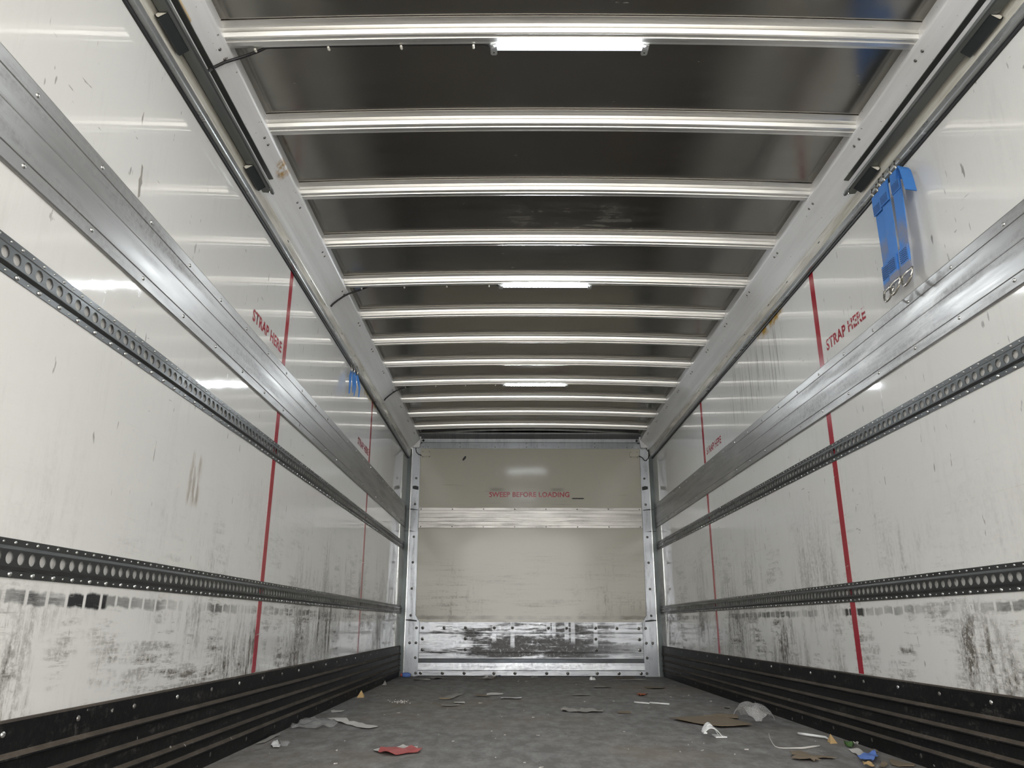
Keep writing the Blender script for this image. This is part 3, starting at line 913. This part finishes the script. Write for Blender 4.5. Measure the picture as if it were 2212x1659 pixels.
LLAB = ['lit LED strip lamp on the bow between the door tracks', 'lit LED strip lamp, middle one of three along the roof', 'lit LED strip lamp on the bow nearest the lettered bulkhead']
CLAB = ['black lamp cable crossing the white rail beside the door track', 'black lamp cable crossing the white rail to the middle lamp', 'black lamp cable crossing the white rail nearest the bulkhead']
PLAB = ['small white cable clip on the bow of the lamp between the door tracks', 'small white cable clip on the bow of the middle lamp', 'small white cable clip on the bow of the lamp nearest the bulkhead']
for i, yb in enumerate(lampY):
    yl = yb + 0.037
    zl = roof_z(0) - 0.037
    root = empty('led_strip_light', (0, yl, zl), LLAB[i], 'lamp', 'LED strip lamps')
    MB().box(-0.252, 0.252, yl - 0.012, yl + 0.012, zl + 0.001, zl + 0.012).build('housing', M['lamp_metal'], root)
    lens = MB()
    prof = [(yl + 0.0115 * math.cos(math.pi * q / 8), zl + 0.0012 - 0.010 * math.sin(math.pi * q / 8)) for q in range(9)]
    lens.prism(prof, 'x', -0.240, 0.240)
    lens.build('lens', M['lens'], root, smooth=False)
    dm = None
    for q in range(24):
        x = -0.230 + 0.020 * q
        d = rivet('diode', (x, yl - 0.009, zl - 0.003), (0, -0.8, -0.6), 0.0075, 0.0080, M['led'], root, 8)
    for s in (-1, 1):
        bx = MB().prism([(s * 0.240, yl - 0.016), (s * 0.262, yl - 0.016), (s * 0.262, yl + 0.026), (s * 0.258, yl + 0.032), (s * 0.244, yl + 0.032), (s * 0.240, yl + 0.026)], 'z', zl - 0.004, zl - 0.001)
        br = bx.build('bracket', M['lamp_metal'], root)
        MB().box(*sorted((s * 0.243, s * 0.259)), yl - 0.012, yl + 0.012, zl - 0.002, zl + 0.013).build('end_cap', M['lamp_metal'], root)
        rivet('screw', (s * 0.252, yl - 0.009, zl - 0.004), (0, 0, -1), 0.004, 0.003, M['rivet'], br)
        rivet('hole', (s * 0.251, yl + 0.020, zl - 0.004), (0, 0, -1), 0.003, 0.0006, M['wire'], br)
    # cable from the roof rail, over the cove, along the bow
    pts = [(-1.196, yb + 0.010, 2.150), (-1.188, yb + 0.016, 2.166), (-1.165, yb + 0.022, 2.192), (-1.135, yb + 0.030, 2.220), (-1.110, yb + 0.040, 2.240), (-1.080, yb + 0.042, 2.253), (-1.03, yb + 0.034, 2.268)]
    pts += [(-1.0 + 0.08 * q, yb + 0.027, roof_z(-1.0 + 0.08 * q) - 0.030) for q in range(10)]
    pts += [(-0.262, yb + 0.028, roof_z(0.26) - 0.038)]
    c = MB().tube(pts, 0.0052, 7).build('lamp_cable', M['wire'], None, smooth=True)
    tag(c, CLAB[i], 'cable')
    for q, x in enumerate((-1.035, -0.795, -0.556, -0.318)):
        zc = roof_z(x) - 0.044
        cl = MB()
        cl.tube([(x, yb + 0.018, zc + 0.003), (x, yb + 0.026, zc + 0.000), (x, yb + 0.034, zc + 0.004), (x, yb + 0.034, zc + 0.012)], [0.0035, 0.0042, 0.0042, 0.003], 7)
        cl.dome((x, yb + 0.020, zc + 0.001), (0, -0.3, -1), 0.0045, 0.004, 8, 2)
        co = cl.build('cable_clip', M['clip'], None, smooth=True)
        tag(co, ('white cable clip nearest the roof rail on the bow of %s', 'second white cable clip from the roof rail, bow of %s', 'third white cable clip from the roof rail, bow of %s', 'white cable clip nearest the lamp on the bow of %s')[q] % ('the door-track lamp', 'the middle lamp', 'the lamp by the bulkhead')[i], 'clip', 'white clips on lamp bow %s' % ('beside the door tracks', 'in the middle', 'by the bulkhead')[i])

# ================================================================== DOOR TRACKS
for s, lab in ((-1, 'grey overhead door track beside the wooden strip and lamp cable'), (1, 'grey overhead door track above the three long blue straps')):
    ye = 2.70
    root = empty('door_track', (s * 1.19, 1.5, 2.10), lab, 'door track')
    X = lambda v: s * v
    outer = [(1.2035, 2.106), (1.167, 2.103), (1.162, 2.106), (1.1605, 2.113), (1.1625, 2.119), (1.1650, 2.1185), (1.1640, 2.112), (1.168, 2.107), (1.2010, 2.110), (1.2010, 2.163), (1.166, 2.167), (1.166, 2.1705), (1.2035, 2.1665)]
    MB().extrude_y([(X(a - 0.007), b + 0.019) for a, b in outer], Y0, ye).build('channel', M['track'], root)
    MB().tube([(X(1.156), ye - 0.035, 2.1225), (X(1.156), ye - 0.0, 2.1225), (X(1.156), ye + 0.008, 2.123)], [0.0045, 0.0075, 0.004], 8).build('end_stop', M['track'], root, smooth=True)
    rivet('end_bolt', (X(1.164), ye - 0.012, 2.122), (0, 0, -1), 0.004, 0.009, M['rivet'], root)
    for y0 in (1.750, 2.505):
        y1 = y0 + 0.150
        br = MB()
        t = 0.003
        br.prism([(X(1.2080), 2.114), (X(1.2035), 2.1070), (X(1.1960), 2.1025), (X(1.1710), 2.1215), (X(1.1710), 2.1240), (X(1.1965), 2.1065), (X(1.2015), 2.1105), (X(1.2060), 2.118)], 'y', y0, y1)
        b = br.build('hanger_bracket', M['bracket'], root)
        MB().prism([(X(1.2085), 2.114), (X(1.1965), 2.1030), (X(1.1715), 2.1220), (X(1.1990), 2.1225)], 'y', y0, y0 + 0.004).build('bracket_end', M['rail_cream'], b)
shim = MB().box(-1.166, -1.158, 0.3, 1.86, 2.1905, 2.200).build('wood_strip', M['wood'])
tag(shim, 'thin pale wooden strip wedged above the door track', 'wood strip')

# ================================================================== STRAPS
def ribbon(name, pts, wdir, width, th, mat, parent):
    """flat strap following points; wdir is the width direction"""
    wd = Vector(wdir).normalized()
    mb = MB()
    P = [Vector(q) for q in pts]
    vs, fs = [], []
    for i, q in enumerate(P):
        d = (P[min(i + 1, len(P) - 1)] - P[max(i - 1, 0)]).normalized()
        nn = d.cross(wd).normalized()
        for a, b in ((-1, -1), (1, -1), (1, 1), (-1, 1)):
            w_ = width[i] if isinstance(width, (list, tuple)) else width
            vs.append(q + wd * (a * w_ / 2) + nn * (b * th / 2))
    for i in range(len(P) - 1):
        for j in range(4):
            k = (j + 1) % 4
            fs.append((i * 4 + j, i * 4 + k, (i + 1) * 4 + k, (i + 1) * 4 + j))
    fs += [(0, 1, 2, 3), tuple((len(P) - 1) * 4 + j for j in (3, 2, 1, 0))]
    mb.add(vs, fs)
    return mb.build(name, mat, parent)

SL = ['blue strap with a steel ring, the one of three nearest a red stripe',
      'blue strap with a steel ring, middle one of the three hanging together',
      'blue strap with a steel ring and an extra folded loop beside it']
for i, (yt, ybm, xt, ztop, zb) in enumerate(((2.545, 2.562, 1.200, 2.030, 1.642), (2.470, 2.486, 1.191, 2.028, 1.634), (2.393, 2.406, 1.196, 2.030, 1.632))):
    root = empty('hanging_strap', (xt, yt, zb - 0.05), SL[i], 'strap', 'blue straps hanging on the wall')
    n = 10
    pts = []
    for q in range(n + 1):
        t = q / n
        pts.append((xt + 0.004 * math.sin(t * math.pi + i) - 0.002 * i, yt + (ybm - yt) * t + 0.004 * math.sin(t * 5 + i), ztop + (zb - ztop) * t))
    slant = (0, 1, 0.06)
    ribbon('webbing', pts, slant, 0.058, 0.003, M['web'], root)
    # folded-over, stitched top flap
    fx = xt - 0.004
    ribbon('top_flap', [(fx + 0.006, yt, ztop + 0.004), (fx - 0.001, yt, ztop - 0.004), (fx - 0.002, yt + 0.002, ztop - 0.045), (fx - 0.0005, yt + 0.004, ztop - 0.082)], slant, 0.060, 0.004, M['web'], root)
    ribbon('bottom_flap', [(pts[-3][0] - 0.0035, ybm - 0.002, zb + 0.098), (pts[-2][0] - 0.0035, ybm, zb + 0.050), (pts[-1][0] - 0.0035, ybm, zb + 0.012), (pts[-1][0] - 0.001, ybm, zb - 0.002)], slant, 0.060, 0.004, M['web'], root)
    st = MB()
    for (cx, cy, c0, c1) in ((fx - 0.0052, yt + 0.003, ztop - 0.078, ztop - 0.045), (min(pts[-1][0], pts[-3][0]) - 0.0072, ybm, zb + 0.042, zb + 0.092)):
        for r in range(5):
            y = cy - 0.021 + 0.0100 * r
            for q in range(6):
                z0 = c0 + (c1 - c0) * q / 6
                z1 = c0 + (c1 - c0) * (q + 0.62) / 6
                st.add([(cx, y - 0.003, z0), (cx, y + 0.0015, z0), (cx, y + 0.005, z1), (cx, y + 0.0015, z1)], [(0, 1, 2, 3)])
                st.add([(cx + 0.001, y - 0.003, z0), (cx + 0.001, y - 0.0005, z0), (cx + 0.001, y + 0.004, z1), (cx + 0.001, y + 0.0015, z1)], [(3, 2, 1, 0)])
    st.build('stitching', M['stitch'], root)['kind'] = 'stuff'
    # D ring
    ring = []
    cx = pts[-1][0] - 0.003
    for q in range(17):
        a = math.pi * q / 16
        ring.append((cx - 0.012 * math.sin(a), ybm + 0.036 * math.cos(a), zb + 0.000 - 0.047 * math.sin(a) ** 0.9 if 0 < q < 16 else zb))
    ring = [(cx, ybm + 0.036, zb + 0.004)] + ring[1:-1] + [(cx, ybm - 0.036, zb + 0.004)]
    MB().tube(ring, 0.0042, 7, closed=True).build('d_ring', M['ring'], root, smooth=True)
    # wire hook up into the rail
    for dy in (-0.018, 0.018):
        hk = [(fx + 0.002, yt + dy, ztop - 0.010), (fx - 0.006, yt + dy, ztop + 0.012), (fx - 0.002, yt + dy + 0.003, ztop + 0.030), (fx + 0.010, yt + dy + 0.002, ztop + 0.040), (fx + 0.020, yt + dy, ztop + 0.036)]
        MB().tube(hk, 0.0034, 6).build('hook', M['ring'], root, smooth=True)
    if i == 2:
        ribbon('folded_loop', [(1.200, 2.374, 1.985), (1.198, 2.360, 2.008), (1.196, 2.342, 2.012), (1.194, 2.328, 1.994), (1.194, 2.320, 1.955), (1.196, 2.317, 1.905)], (1, 0.25, 0), 0.046, 0.004, M['web'], root)

LS = ['short blue strap hanging in the small bundle, single straight tail', 'short blue strap in the small bundle with a forked tail', 'short blue strap in the small bundle, curled tail nearest the bulkhead']
BT = [(-1.213, 4.62, [((-1.213, 4.62, 2.010), (-1.221, 4.63, 1.975), (-1.222, 4.64, 1.930), (-1.2235, 4.64, 1.862))]),
      (-1.204, 4.65, [((-1.206, 4.65, 2.012), (-1.205, 4.65, 1.960), (-1.2035, 4.65, 1.930), (-1.2020, 4.65, 1.872)),
                      ((-1.201, 4.655, 2.010), (-1.197, 4.66, 1.960), (-1.191, 4.66, 1.915), (-1.1960, 4.66, 1.852))]),
      (-1.188, 4.68, [((-1.188, 4.68, 2.000), (-1.181, 4.68, 1.965), (-1.170, 4.69, 1.915), (-1.1715, 4.69, 1.853))])]
for i, (xt, yt, tails) in enumerate(BT):
    root = empty('hanging_strap', (xt, yt, 1.85), LS[i], 'strap', 'blue strap bundle on the wall')
    for tl in tails:
        ribbon('webbing', tl, (1, 0.5, 0), [0.012, 0.016, 0.012, 0.005], 0.004, M['web'], root)
    MB().tube([(xt, yt, 1.995), (xt + 0.003, yt, 2.020), (xt - 0.002, yt, 2.045), (xt - 0.006, yt, 2.060)], 0.0035, 6).build('hook', M['ring'], root, smooth=True)

# grey torn tape mark on the left panel
tp = MB().prism([(1.872, 1.705), (1.880, 1.702), (1.884, 1.668), (1.890, 1.655), (1.885, 1.640), (1.889, 1.612), (1.880, 1.603), (1.874, 1.640), (1.870, 1.655), (1.876, 1.672)], 'x', -WX, -WX + 0.0012).build('tape_scrap', M['paper_d'])
tag(tp, 'narrow torn grey tape scrap stuck on the white panel', 'tape')

# ================================================================== LITTER
BOXES = []
def clampx(x):
    return max(-1.215, min(1.215, x))
def sheet(name, poly, mat, label, cat, amp=0.006, base=0.0005, th=0.0012, seed=0, parent=None, fscale=14.0, cuts=2, group=None, z_at=None):
    poly = [(clampx(x), y) for x, y in poly]
    BOXES.append((min(q[0] for q in poly), max(q[0] for q in poly), min(q[1] for q in poly), max(q[1] for q in poly)))
    bm = bmesh.new()
    vs = [bm.verts.new((x, y, 0)) for x, y in poly]
    bm.faces.new(vs)
    bmesh.ops.triangulate(bm, faces=bm.faces)
    for _ in range(cuts):
        bmesh.ops.subdivide_edges(bm, edges=bm.edges, cuts=1, use_grid_fill=True)
    bmesh.ops.recalc_face_normals(bm, faces=bm.faces)
    for v in bm.verts:
        q = mnoise.noise(Vector((v.co.x * fscale, v.co.y * fscale, seed * 3.1)))
        v.co.z = base + amp * max(0.0, 0.5 + q)
        if z_at:
            v.co.z += z_at(v.co.x, v.co.y)
    r = bmesh.ops.extrude_face_region(bm, geom=bm.faces[:])
    for v in [g for g in r['geom'] if isinstance(g, bmesh.types.BMVert)]:
        v.co.z += th
    bmesh.ops.recalc_face_normals(bm, faces=bm.faces)
    me = bpy.data.meshes.new(name)
    bm.to_mesh(me); bm.free()
    me.materials.append(mat)
    if mat is M['film']:
        for q in me.polygons:
            q.use_smooth = True
    o = bpy.data.objects.new(name, me)
    COL.objects.link(o)
    if parent is not None:
        o.parent = parent
        o.location = -parent_world(parent)
    else:
        tag(o, label, cat, group)
    return o
def strip(a, b, w):
    a, b = Vector((*a, 0)), Vector((*b, 0))
    d = (b - a).normalized()
    n = Vector((-d.y, d.x, 0)) * (w / 2)
    m = (a + b) / 2 + n * 0.3
    return [tuple((a - n)[:2]), tuple((m - n)[:2]), tuple((b - n * 0.7)[:2]), tuple((b + n)[:2]), tuple((m + n)[:2]), tuple((a + n * 0.8)[:2])]

sheet('paper_strip', [(-1.13, 4.226), (-1.07, 4.216), (-1.026, 4.19), (-0.98, 4.087), (-0.906, 3.99), (-0.811, 3.875), (-0.836, 3.83), (-0.878, 3.838), (-0.945, 3.942), (-0.996, 4.013), (-1.054, 4.086)], M['paper'], 'long wavy white paper strip beside the crumpled film patch', 'paper', 0.010, seed=1)
sheet('paper_scrap', [(-1.20, 4.614), (-1.186, 4.647), (-1.166, 4.596), (-1.113, 4.578), (-1.124, 4.527), (-1.166, 4.502)], M['paper'], 'small flat white paper scrap near the kick rail', 'paper', 0.006, seed=2)
sheet('plastic_film', [(-1.215, 3.846), (-1.214, 3.985), (-1.21, 4.159), (-1.20, 4.224), (-1.17, 4.187), (-1.121, 4.188), (-1.049, 4.061), (-1.01, 3.941), (-1.067, 3.805), (-1.147, 3.848), (-1.199, 3.825)], M['film'], 'torn grey plastic film patch against the kick rail', 'plastic film', 0.02, seed=3, fscale=22, cuts=3)
sheet('tape_strip', [(-1.214, 3.357), (-1.214, 3.541), (-1.213, 3.697), (-1.196, 3.617), (-1.190, 3.391)], M['paper_d'], 'narrow grey tape strip lying along the kick rail', 'tape', 0.006, seed=4)
wad = sheet('plastic_wrapper', [(-1.149, 3.334), (-1.156, 3.402), (-1.142, 3.402), (-1.103, 3.313), (-1.09, 3.249), (-1.115, 3.253)], M['white_pl'], 'small crumpled white wrapper with a clear film tail', 'wrapper', 0.011, seed=5, fscale=40)
sheet('film_tail', [(-1.137, 3.39), (-1.1, 3.402), (-1.072, 3.357), (-1.078, 3.313), (-1.101, 3.313)], M['film'], '', '', 0.02, seed=6, fscale=30, parent=wad)
rp = sheet('red_paper', [(-0.689, 3.149), (-0.687, 3.193), (-0.67, 3.25), (-0.637, 3.244), (-0.602, 3.204), (-0.577, 3.259), (-0.527, 3.194), (-0.541, 3.145), (-0.583, 3.106), (-0.612, 3.074), (-0.652, 3.096)], M['redp'], 'torn red printed paper with a white underside edge', 'paper', 0.012, 0.003, seed=7, fscale=16)
sheet('white_edge', [(-0.637, 3.244), (-0.616, 3.304), (-0.603, 3.287), (-0.554, 3.277), (-0.551, 3.235), (-0.577, 3.259), (-0.602, 3.204)], M['paper'], '', '', 0.010, 0.003, seed=8, parent=rp)
sheet('white_corner', [(-0.716, 3.202), (-0.698, 3.223), (-0.684, 3.217), (-0.689, 3.149)], M['paper'], '', '', 0.006, 0.003, seed=9, parent=rp)
sheet('plastic_film', [(0.088, 4.65), (0.118, 4.785), (0.139, 4.664), (0.173, 4.651), (0.213, 4.698), (0.244, 4.652), (0.269, 4.62), (0.329, 4.589), (0.317, 4.545), (0.198, 4.524), (0.145, 4.555), (0.098, 4.585)], M['paper_d'], 'rumpled grey film strip in the middle of the floor', 'plastic film', 0.016, seed=10, fscale=22, cuts=2)
cb = sheet('cardboard_sheet', [(0.621, 4.215), (0.681, 4.251), (0.81, 4.277), (0.867, 4.266), (0.91, 4.219), (0.933, 4.151), (0.957, 4.001), (0.965, 3.96), (0.862, 3.899), (0.795, 3.888), (0.764, 3.917), (0.702, 4.039), (0.654, 4.125)], M['card'], 'large flat brown cardboard piece under the plastic bag', 'cardboard', 0.006, 0.006, 0.003, seed=11, fscale=5)
sheet('torn_flap', [(0.818, 4.308), (0.917, 4.351), (0.997, 4.328), (0.965, 4.197), (0.921, 4.208), (0.881, 4.266)], M['card'], '', '', 0.008, 0.008, 0.003, seed=12, parent=cb)
def bagz(x, y):
    d = ((x - 1.000) / 0.10) ** 2 + ((y - 4.06) / 0.15) ** 2
    return 0.075 * max(0, 1 - d) ** 0.8
sheet('plastic_bag', [(0.915, 4.107), (0.94, 4.001), (0.971, 3.92), (0.996, 3.91), (1.049, 3.961), (1.091, 4.003), (1.111, 4.088), (1.084, 4.154), (1.04, 4.21), (0.98, 4.20)], M['film'], 'crumpled clear plastic bag resting on the cardboard', 'plastic bag', 0.020, 0.012, 0.0012, seed=13, fscale=24, cuts=4, z_at=bagz)
# white curved plastic lid fragment
lid = empty('plastic_fragment', (0.685, 3.63, 0.0), 'bright white curved plastic lid fragment with a slot', 'plastic fragment')
def arch(y0, y1, x0, x1, h, z0, nm, th=0.003):
    vs, fs = [], []
    n = 10
    for i in range(n + 1):
        t = i / n
        x = x0 + (x1 - x0) * t
        z = z0 + h * math.sin(math.pi * (0.12 + 0.88 * t)) 
        for (yy, dz) in ((y0, 0), (y1, 0.006), (y1, 0.006 + th), (y0, th)):
            vs.append((x + 0.02 * (yy - y0), yy, max(0.0006, z + dz)))
    for i in range(n):
        for j in range(4):
            k = (j + 1) % 4
            fs.append((i * 4 + j, i * 4 + k, (i + 1) * 4 + k, (i + 1) * 4 + j))
    fs += [(0, 1, 2, 3), tuple(n * 4 + j for j in (3, 2, 1, 0))]
    MB().add(vs, fs).build(nm, M['white_pl'], lid)
arch(3.575, 3.605, 0.640, 0.722, 0.036, 0.001, 'rim')
arch(3.620, 3.650, 0.650, 0.716, 0.044, 0.001, 'rim')
MB().prism([(0.638, 3.560), (0.652, 3.560), (0.656, 3.606), (0.646, 3.640), (0.640, 3.612)], 'z', 0.018, 0.023).build('tab', M['white_pl'], lid)
MB().prism([(0.690, 3.57), (0.740, 3.575), (0.722, 3.65), (0.695, 3.66)], 'z', 0.0008, 0.005).build('tab', M['white_pl'], lid)
wire = [(0.952, 3.677), (0.904, 3.511), (0.867, 3.359), (0.856, 3.30), (0.860, 3.270), (0.875, 3.262), (0.916, 3.262), (0.955, 3.265), (1.008, 3.304), (1.039, 3.319)]
o = MB().tube([(x, y, 0.0045) for x, y in wire], [0.0018, 0.002, 0.002, 0.002, 0.002, 0.002, 0.0025, 0.004, 0.004, 0.003], 6).build('plastic_band', M['paper'], smooth=True)
tag(o, 'thin white packing band curved like a hook on the floor', 'packing band')
o = MB().tube([(1.077, 3.662, 0.007), (1.10, 3.62, 0.0075), (1.149, 3.538, 0.0075), (1.146, 3.50, 0.006), (1.125, 3.44, 0.005)], [0.0055, 0.006, 0.005, 0.003, 0.0025], 7).build('drinking_straw', M['white_pl'], smooth=True)
tag(o, 'white bent drinking straw near the orange-tan scrap', 'straw')
def fin(name, x0, x1, y, h, mat, lab, cat):
    """a small upright bent scrap"""
    xm = (x0 + x1) / 2
    o = MB().add([(x0, y, 0.0006), (x1, y + 0.012, 0.0006), (x1 - 0.002, y + 0.045, h * 0.2), (xm, y + 0.035, h), (xm + 0.004, y + 0.022, h * 0.6), (x0 + 0.003, y + 0.04, h * 0.15)],
                 [(0, 1, 4), (1, 3, 4), (0, 4, 3), (1, 2, 3), (0, 3, 5), (0, 5, 2, 1), (2, 5, 3)]).build(name, mat)
    return tag(o, lab, cat)
fin('tan_scrap', 1.116, 1.150, 3.405, 0.034, M['tan'], 'small upright tan scrap beside the bent straw', 'scrap')
fin('tan_scrap', -1.205, -1.160, 5.40, 0.045, M['tan'], 'small upright tan scrap leaning by the kick rail', 'scrap')
fin('paper_scrap', -1.210, -1.180, 6.48, 0.035, M['paper_d'], 'small folded grey scrap by the kick rail far inside', 'paper')
tc = sheet('torn_cardboard', [(0.859, 3.144), (0.878, 3.157), (0.903, 3.157), (0.919, 3.132), (0.912, 3.083), (0.945, 3.084), (0.978, 3.066), (0.985, 3.025), (0.949, 3.025), (0.917, 3.013), (0.858, 2.984), (0.838, 2.989), (0.819, 3.023), (0.841, 3.053), (0.86, 3.059), (0.846, 3.082)], M['card'], 'torn brown cardboard with ragged legs near the packing band', 'cardboard', 0.010, 0.004, 0.002, seed=14)
sheet('torn_leg', [(0.876, 2.985), (0.884, 3.012), (0.900, 3.01), (0.905, 2.965), (0.892, 2.975), (0.880, 2.955)], M['card'], '', '', 0.010, 0.002, 0.002, seed=15, parent=tc)
sheet('blue_paper', [(1.056, 3.012), (1.091, 3.056), (1.122, 3.077), (1.155, 3.108), (1.175, 3.129), (1.148, 3.062), (1.149, 3.042), (1.113, 2.983), (1.056, 2.9), (1.042, 2.918), (1.05, 2.973)], M['bluep'], 'bright blue crumpled paper piece by the kick rail', 'paper', 0.014, 0.008, seed=16, fscale=20)
sheet('paper_scrap', [(1.113, 3.226), (1.129, 3.226), (1.152, 3.237), (1.149, 3.187), (1.135, 3.123), (1.106, 3.082), (1.079, 3.051), (1.092, 3.112), (1.102, 3.154)], M['paper'], 'torn white paper scrap tucked against the blue paper', 'paper', 0.010, seed=17)
sheet('yellow_scrap', [(1.033, 2.922), (1.028, 2.886), (1.058, 2.905), (1.046, 2.856), (1.007, 2.847)], M['tan'], 'yellow-tan scrap touching the blue paper', 'scrap', 0.016, 0.001, seed=18, fscale=35)
sheet('brown_cardboard', [(1.065, 2.869), (1.122, 2.956), (1.113, 2.900), (1.075, 2.850)], M['card'], 'small brown cardboard bit beside the blue paper', 'cardboard', 0.008, seed=19)
sheet('brown_cardboard', [(1.165, 3.003), (1.18, 2.993), (1.20, 2.956), (1.212, 2.91), (1.188, 2.87), (1.134, 2.869), (1.125, 2.9)], M['card'], 'wider brown cardboard piece between blue paper and kick rail', 'cardboard', 0.006, seed=20)
sheet('paper_scrap', [(1.205, 3.411), (1.209, 3.399), (1.203, 3.337), (1.188, 3.331)], M['paper'], 'tiny white paper scrap beside the green leaf', 'paper', 0.016, seed=21, fscale=40)
sheet('leaf', [(1.139, 3.324), (1.165, 3.373), (1.188, 3.386), (1.185, 3.337), (1.150, 3.283)], M['green'], 'crumpled dark green leaf by the kick rail', 'leaf', 0.022, seed=22, fscale=45, cuts=3)
sheet('tan_strip', [(1.181, 3.193), (1.212, 3.233), (1.210, 3.183), (1.186, 3.166)], M['card'], 'narrow tan card strip pointing at the kick rail', 'cardboard', 0.008, seed=23)
sheet('orange_scrap', [(0.68, 5.693), (0.717, 5.734), (0.757, 5.655), (0.687, 5.548)], M['orange'], 'small orange scrap deep on the floor', 'scrap', 0.016, seed=24, fscale=30)
for a, b, lab in (((0.572, 5.074), (0.653, 5.006), 'short white stick end to end with a longer one'), ((0.663, 5.044), (0.767, 4.963), 'longer white stick end to end with a short one')):
    o = MB().tube([(*a, 0.006), ((a[0] + b[0]) / 2, (a[1] + b[1]) / 2, 0.0065), (*b, 0.006)], [0.006, 0.005, 0.004], 6).build('white_stick', M['white_pl'], smooth=True)
    tag(o, lab, 'stick')
sheet('cardboard_scrap', [(0.838, 6.326), (0.992, 6.245), (0.945, 6.149), (0.836, 6.17)], M['card'], 'small flat brown card deeper in than the orange scrap', 'cardboard', 0.006, seed=25)
rc = sheet('brown_sheet', [(-0.652, 5.276), (-0.607, 5.523), (-0.575, 5.743), (-0.511, 5.729), (-0.578, 5.256)], M['paper_d'], 'rectangular dull brown sheet with tan edges', 'paper', 0.006, seed=26)
sheet('tan_edge', [(-0.652, 5.276), (-0.646, 5.30), (-0.574, 5.29), (-0.578, 5.256)], M['tan'], '', '', 0.004, 0.006, seed=27, parent=rc)
STR = [((-0.439, 5.55), (-0.335, 5.473), 'card', 'brown card sliver next to a long white sliver'), ((-0.356, 5.633), (-0.244, 5.63), 'paper', 'long white sliver next to a brown card sliver'),
       ((-0.254, 5.349), (-0.120, 5.34), 'white_pl', 'bright white curled sliver in the middle of the floor'), ((-0.601, 4.872), (-0.497, 4.874), 'paper_d', 'grey sliver below the rectangular brown sheet'),
       ((-0.538, 5.035), (-0.473, 5.043), 'paper', 'short pale sliver just below the rectangular brown sheet'), ((-1.029, 7.046), (-0.888, 7.05), 'paper', 'flat pale scrap near the blue bottle'),
       ((-0.003, 7.44), (0.055, 7.44), 'paper', 'pale scrap under the middle of the kick plate'), ((0.216, 7.44), (0.286, 7.44), 'paper_d', 'grey scrap under the kick plate'),
       ((0.756, 7.375), (0.92, 7.329), 'card', 'brown scrap under the kick plate by its corner'), ((0.776, 7.069), (0.986, 7.121), 'paper', 'long pale sliver near the kick plate corner'),
       ((0.233, 5.605), (0.352, 5.598), 'paper_d', 'grey sliver beyond the rumpled film strip'), ((0.449, 6.28), (0.583, 6.271), 'paper_d', 'grey sliver deep on the floor beside the small flat card'),
       ((0.396, 4.515), (0.467, 4.51), 'card', 'dark sliver beside the rumpled film strip'), ((1.051, 4.795), (1.083, 4.788), 'paper', 'tiny white chip beyond the plastic bag')]
for i, (a, b, mt, lab) in enumerate(STR):
    sheet('floor_scrap', strip(a, b, 0.05 + 0.012 * (i % 3)), M[mt], lab, 'scrap', 0.010, seed=30 + i, cuts=1)
sheet('grey_sheet', [(-0.966, 7.372), (-0.938, 7.484), (-0.836, 7.505), (-0.814, 7.317), (-0.764, 7.252), (-0.851, 7.169)], M['paper_d'], 'flat grey sheet lying against the kick plate', 'paper', 0.01, seed=50)
wp = sheet('white_packet', [(-0.464, 7.1), (-0.388, 7.222), (-0.325, 7.389), (-0.30, 7.38), (-0.383, 7.04)], M['paper'], 'white packet with a blue tip by the kick plate', 'packet', 0.03, seed=51, fscale=18)
sheet('blue_tip', [(-0.325, 7.389), (-0.29, 7.44), (-0.28, 7.40), (-0.30, 7.38)], M['bluep'], '', '', 0.02, 0.004, seed=52, parent=wp)
# small bottle lying in the far corner
bt = empty('bottle', (-1.15, 7.40, 0.0), 'small blue bottle with pink cap lying in the corner', 'bottle')
MB().tube([(-1.178, 7.40, 0.022), (-1.172, 7.402, 0.022), (-1.12, 7.41, 0.022), (-1.105, 7.414, 0.020)], [0.012, 0.021, 0.021, 0.012], 10).build('body', M['bluep'], bt, smooth=True)
MB().tube([(-1.196, 7.397, 0.022), (-1.178, 7.40, 0.022)], [0.013, 0.013], 10).build('cap', M['redp'], bt, smooth=True)
sheet('paper_label', [(-1.10, 7.40), (-1.055, 7.43), (-1.04, 7.47), (-1.10, 7.46)], M['paper'], '', '', 0.02, 0.001, seed=53, parent=bt)
wl = MB().dome((0.515, 7.13, 0.001), (0, 0, 1), 0.020, 0.030, 9, 3).dome((0.535, 7.12, 0.001), (0, 0, 1), 0.015, 0.022, 8, 3).build('paper_ball', M['white_pl'])
tag(wl, 'little white paper ball below the kick plate', 'paper')
# crumbs and splinters
cr = MB()
for i in range(170):
    x, y = rnd.uniform(-1.15, 1.15), 2.4 + (rnd.random() ** 1.3) * 4.9
    r = rnd.uniform(0.001, 0.003)
    if any(b[0] - 0.03 < x < b[1] + 0.03 and b[2] - 0.03 < y < b[3] + 0.03 for b in BOXES):
        continue
    if i % 3 == 0:
        a = rnd.uniform(0, 3.14)
        l = rnd.uniform(0.008, 0.022)
        cr.add([(x, y, 0.0005), (x + l * math.cos(a), y + l * math.sin(a), 0.0005), (x + l * math.cos(a), y + l * math.sin(a), 0.003), (x, y, 0.004), (x - 0.003, y + 0.003, 0.0005)], [(0, 1, 2, 3), (4, 0, 3), (1, 4, 3, 2), (0, 4, 1)])
    else:
        cr.dome((x, y, 0.0), (rnd.uniform(-.3, .3), rnd.uniform(-.3, .3), 1), r, r, 5, 2)
for i in range(45):
    cr.dome((rnd.gauss(-0.885, 0.035), rnd.gauss(5.14, 0.05), 0.0), (0, 0, 1), 0.004, 0.004, 5, 2)
co = cr.build('crumbs', M['paper'])
tag(co, 'pale crumbs and splinters sprinkled over the floor', 'crumbs', kind='stuff')
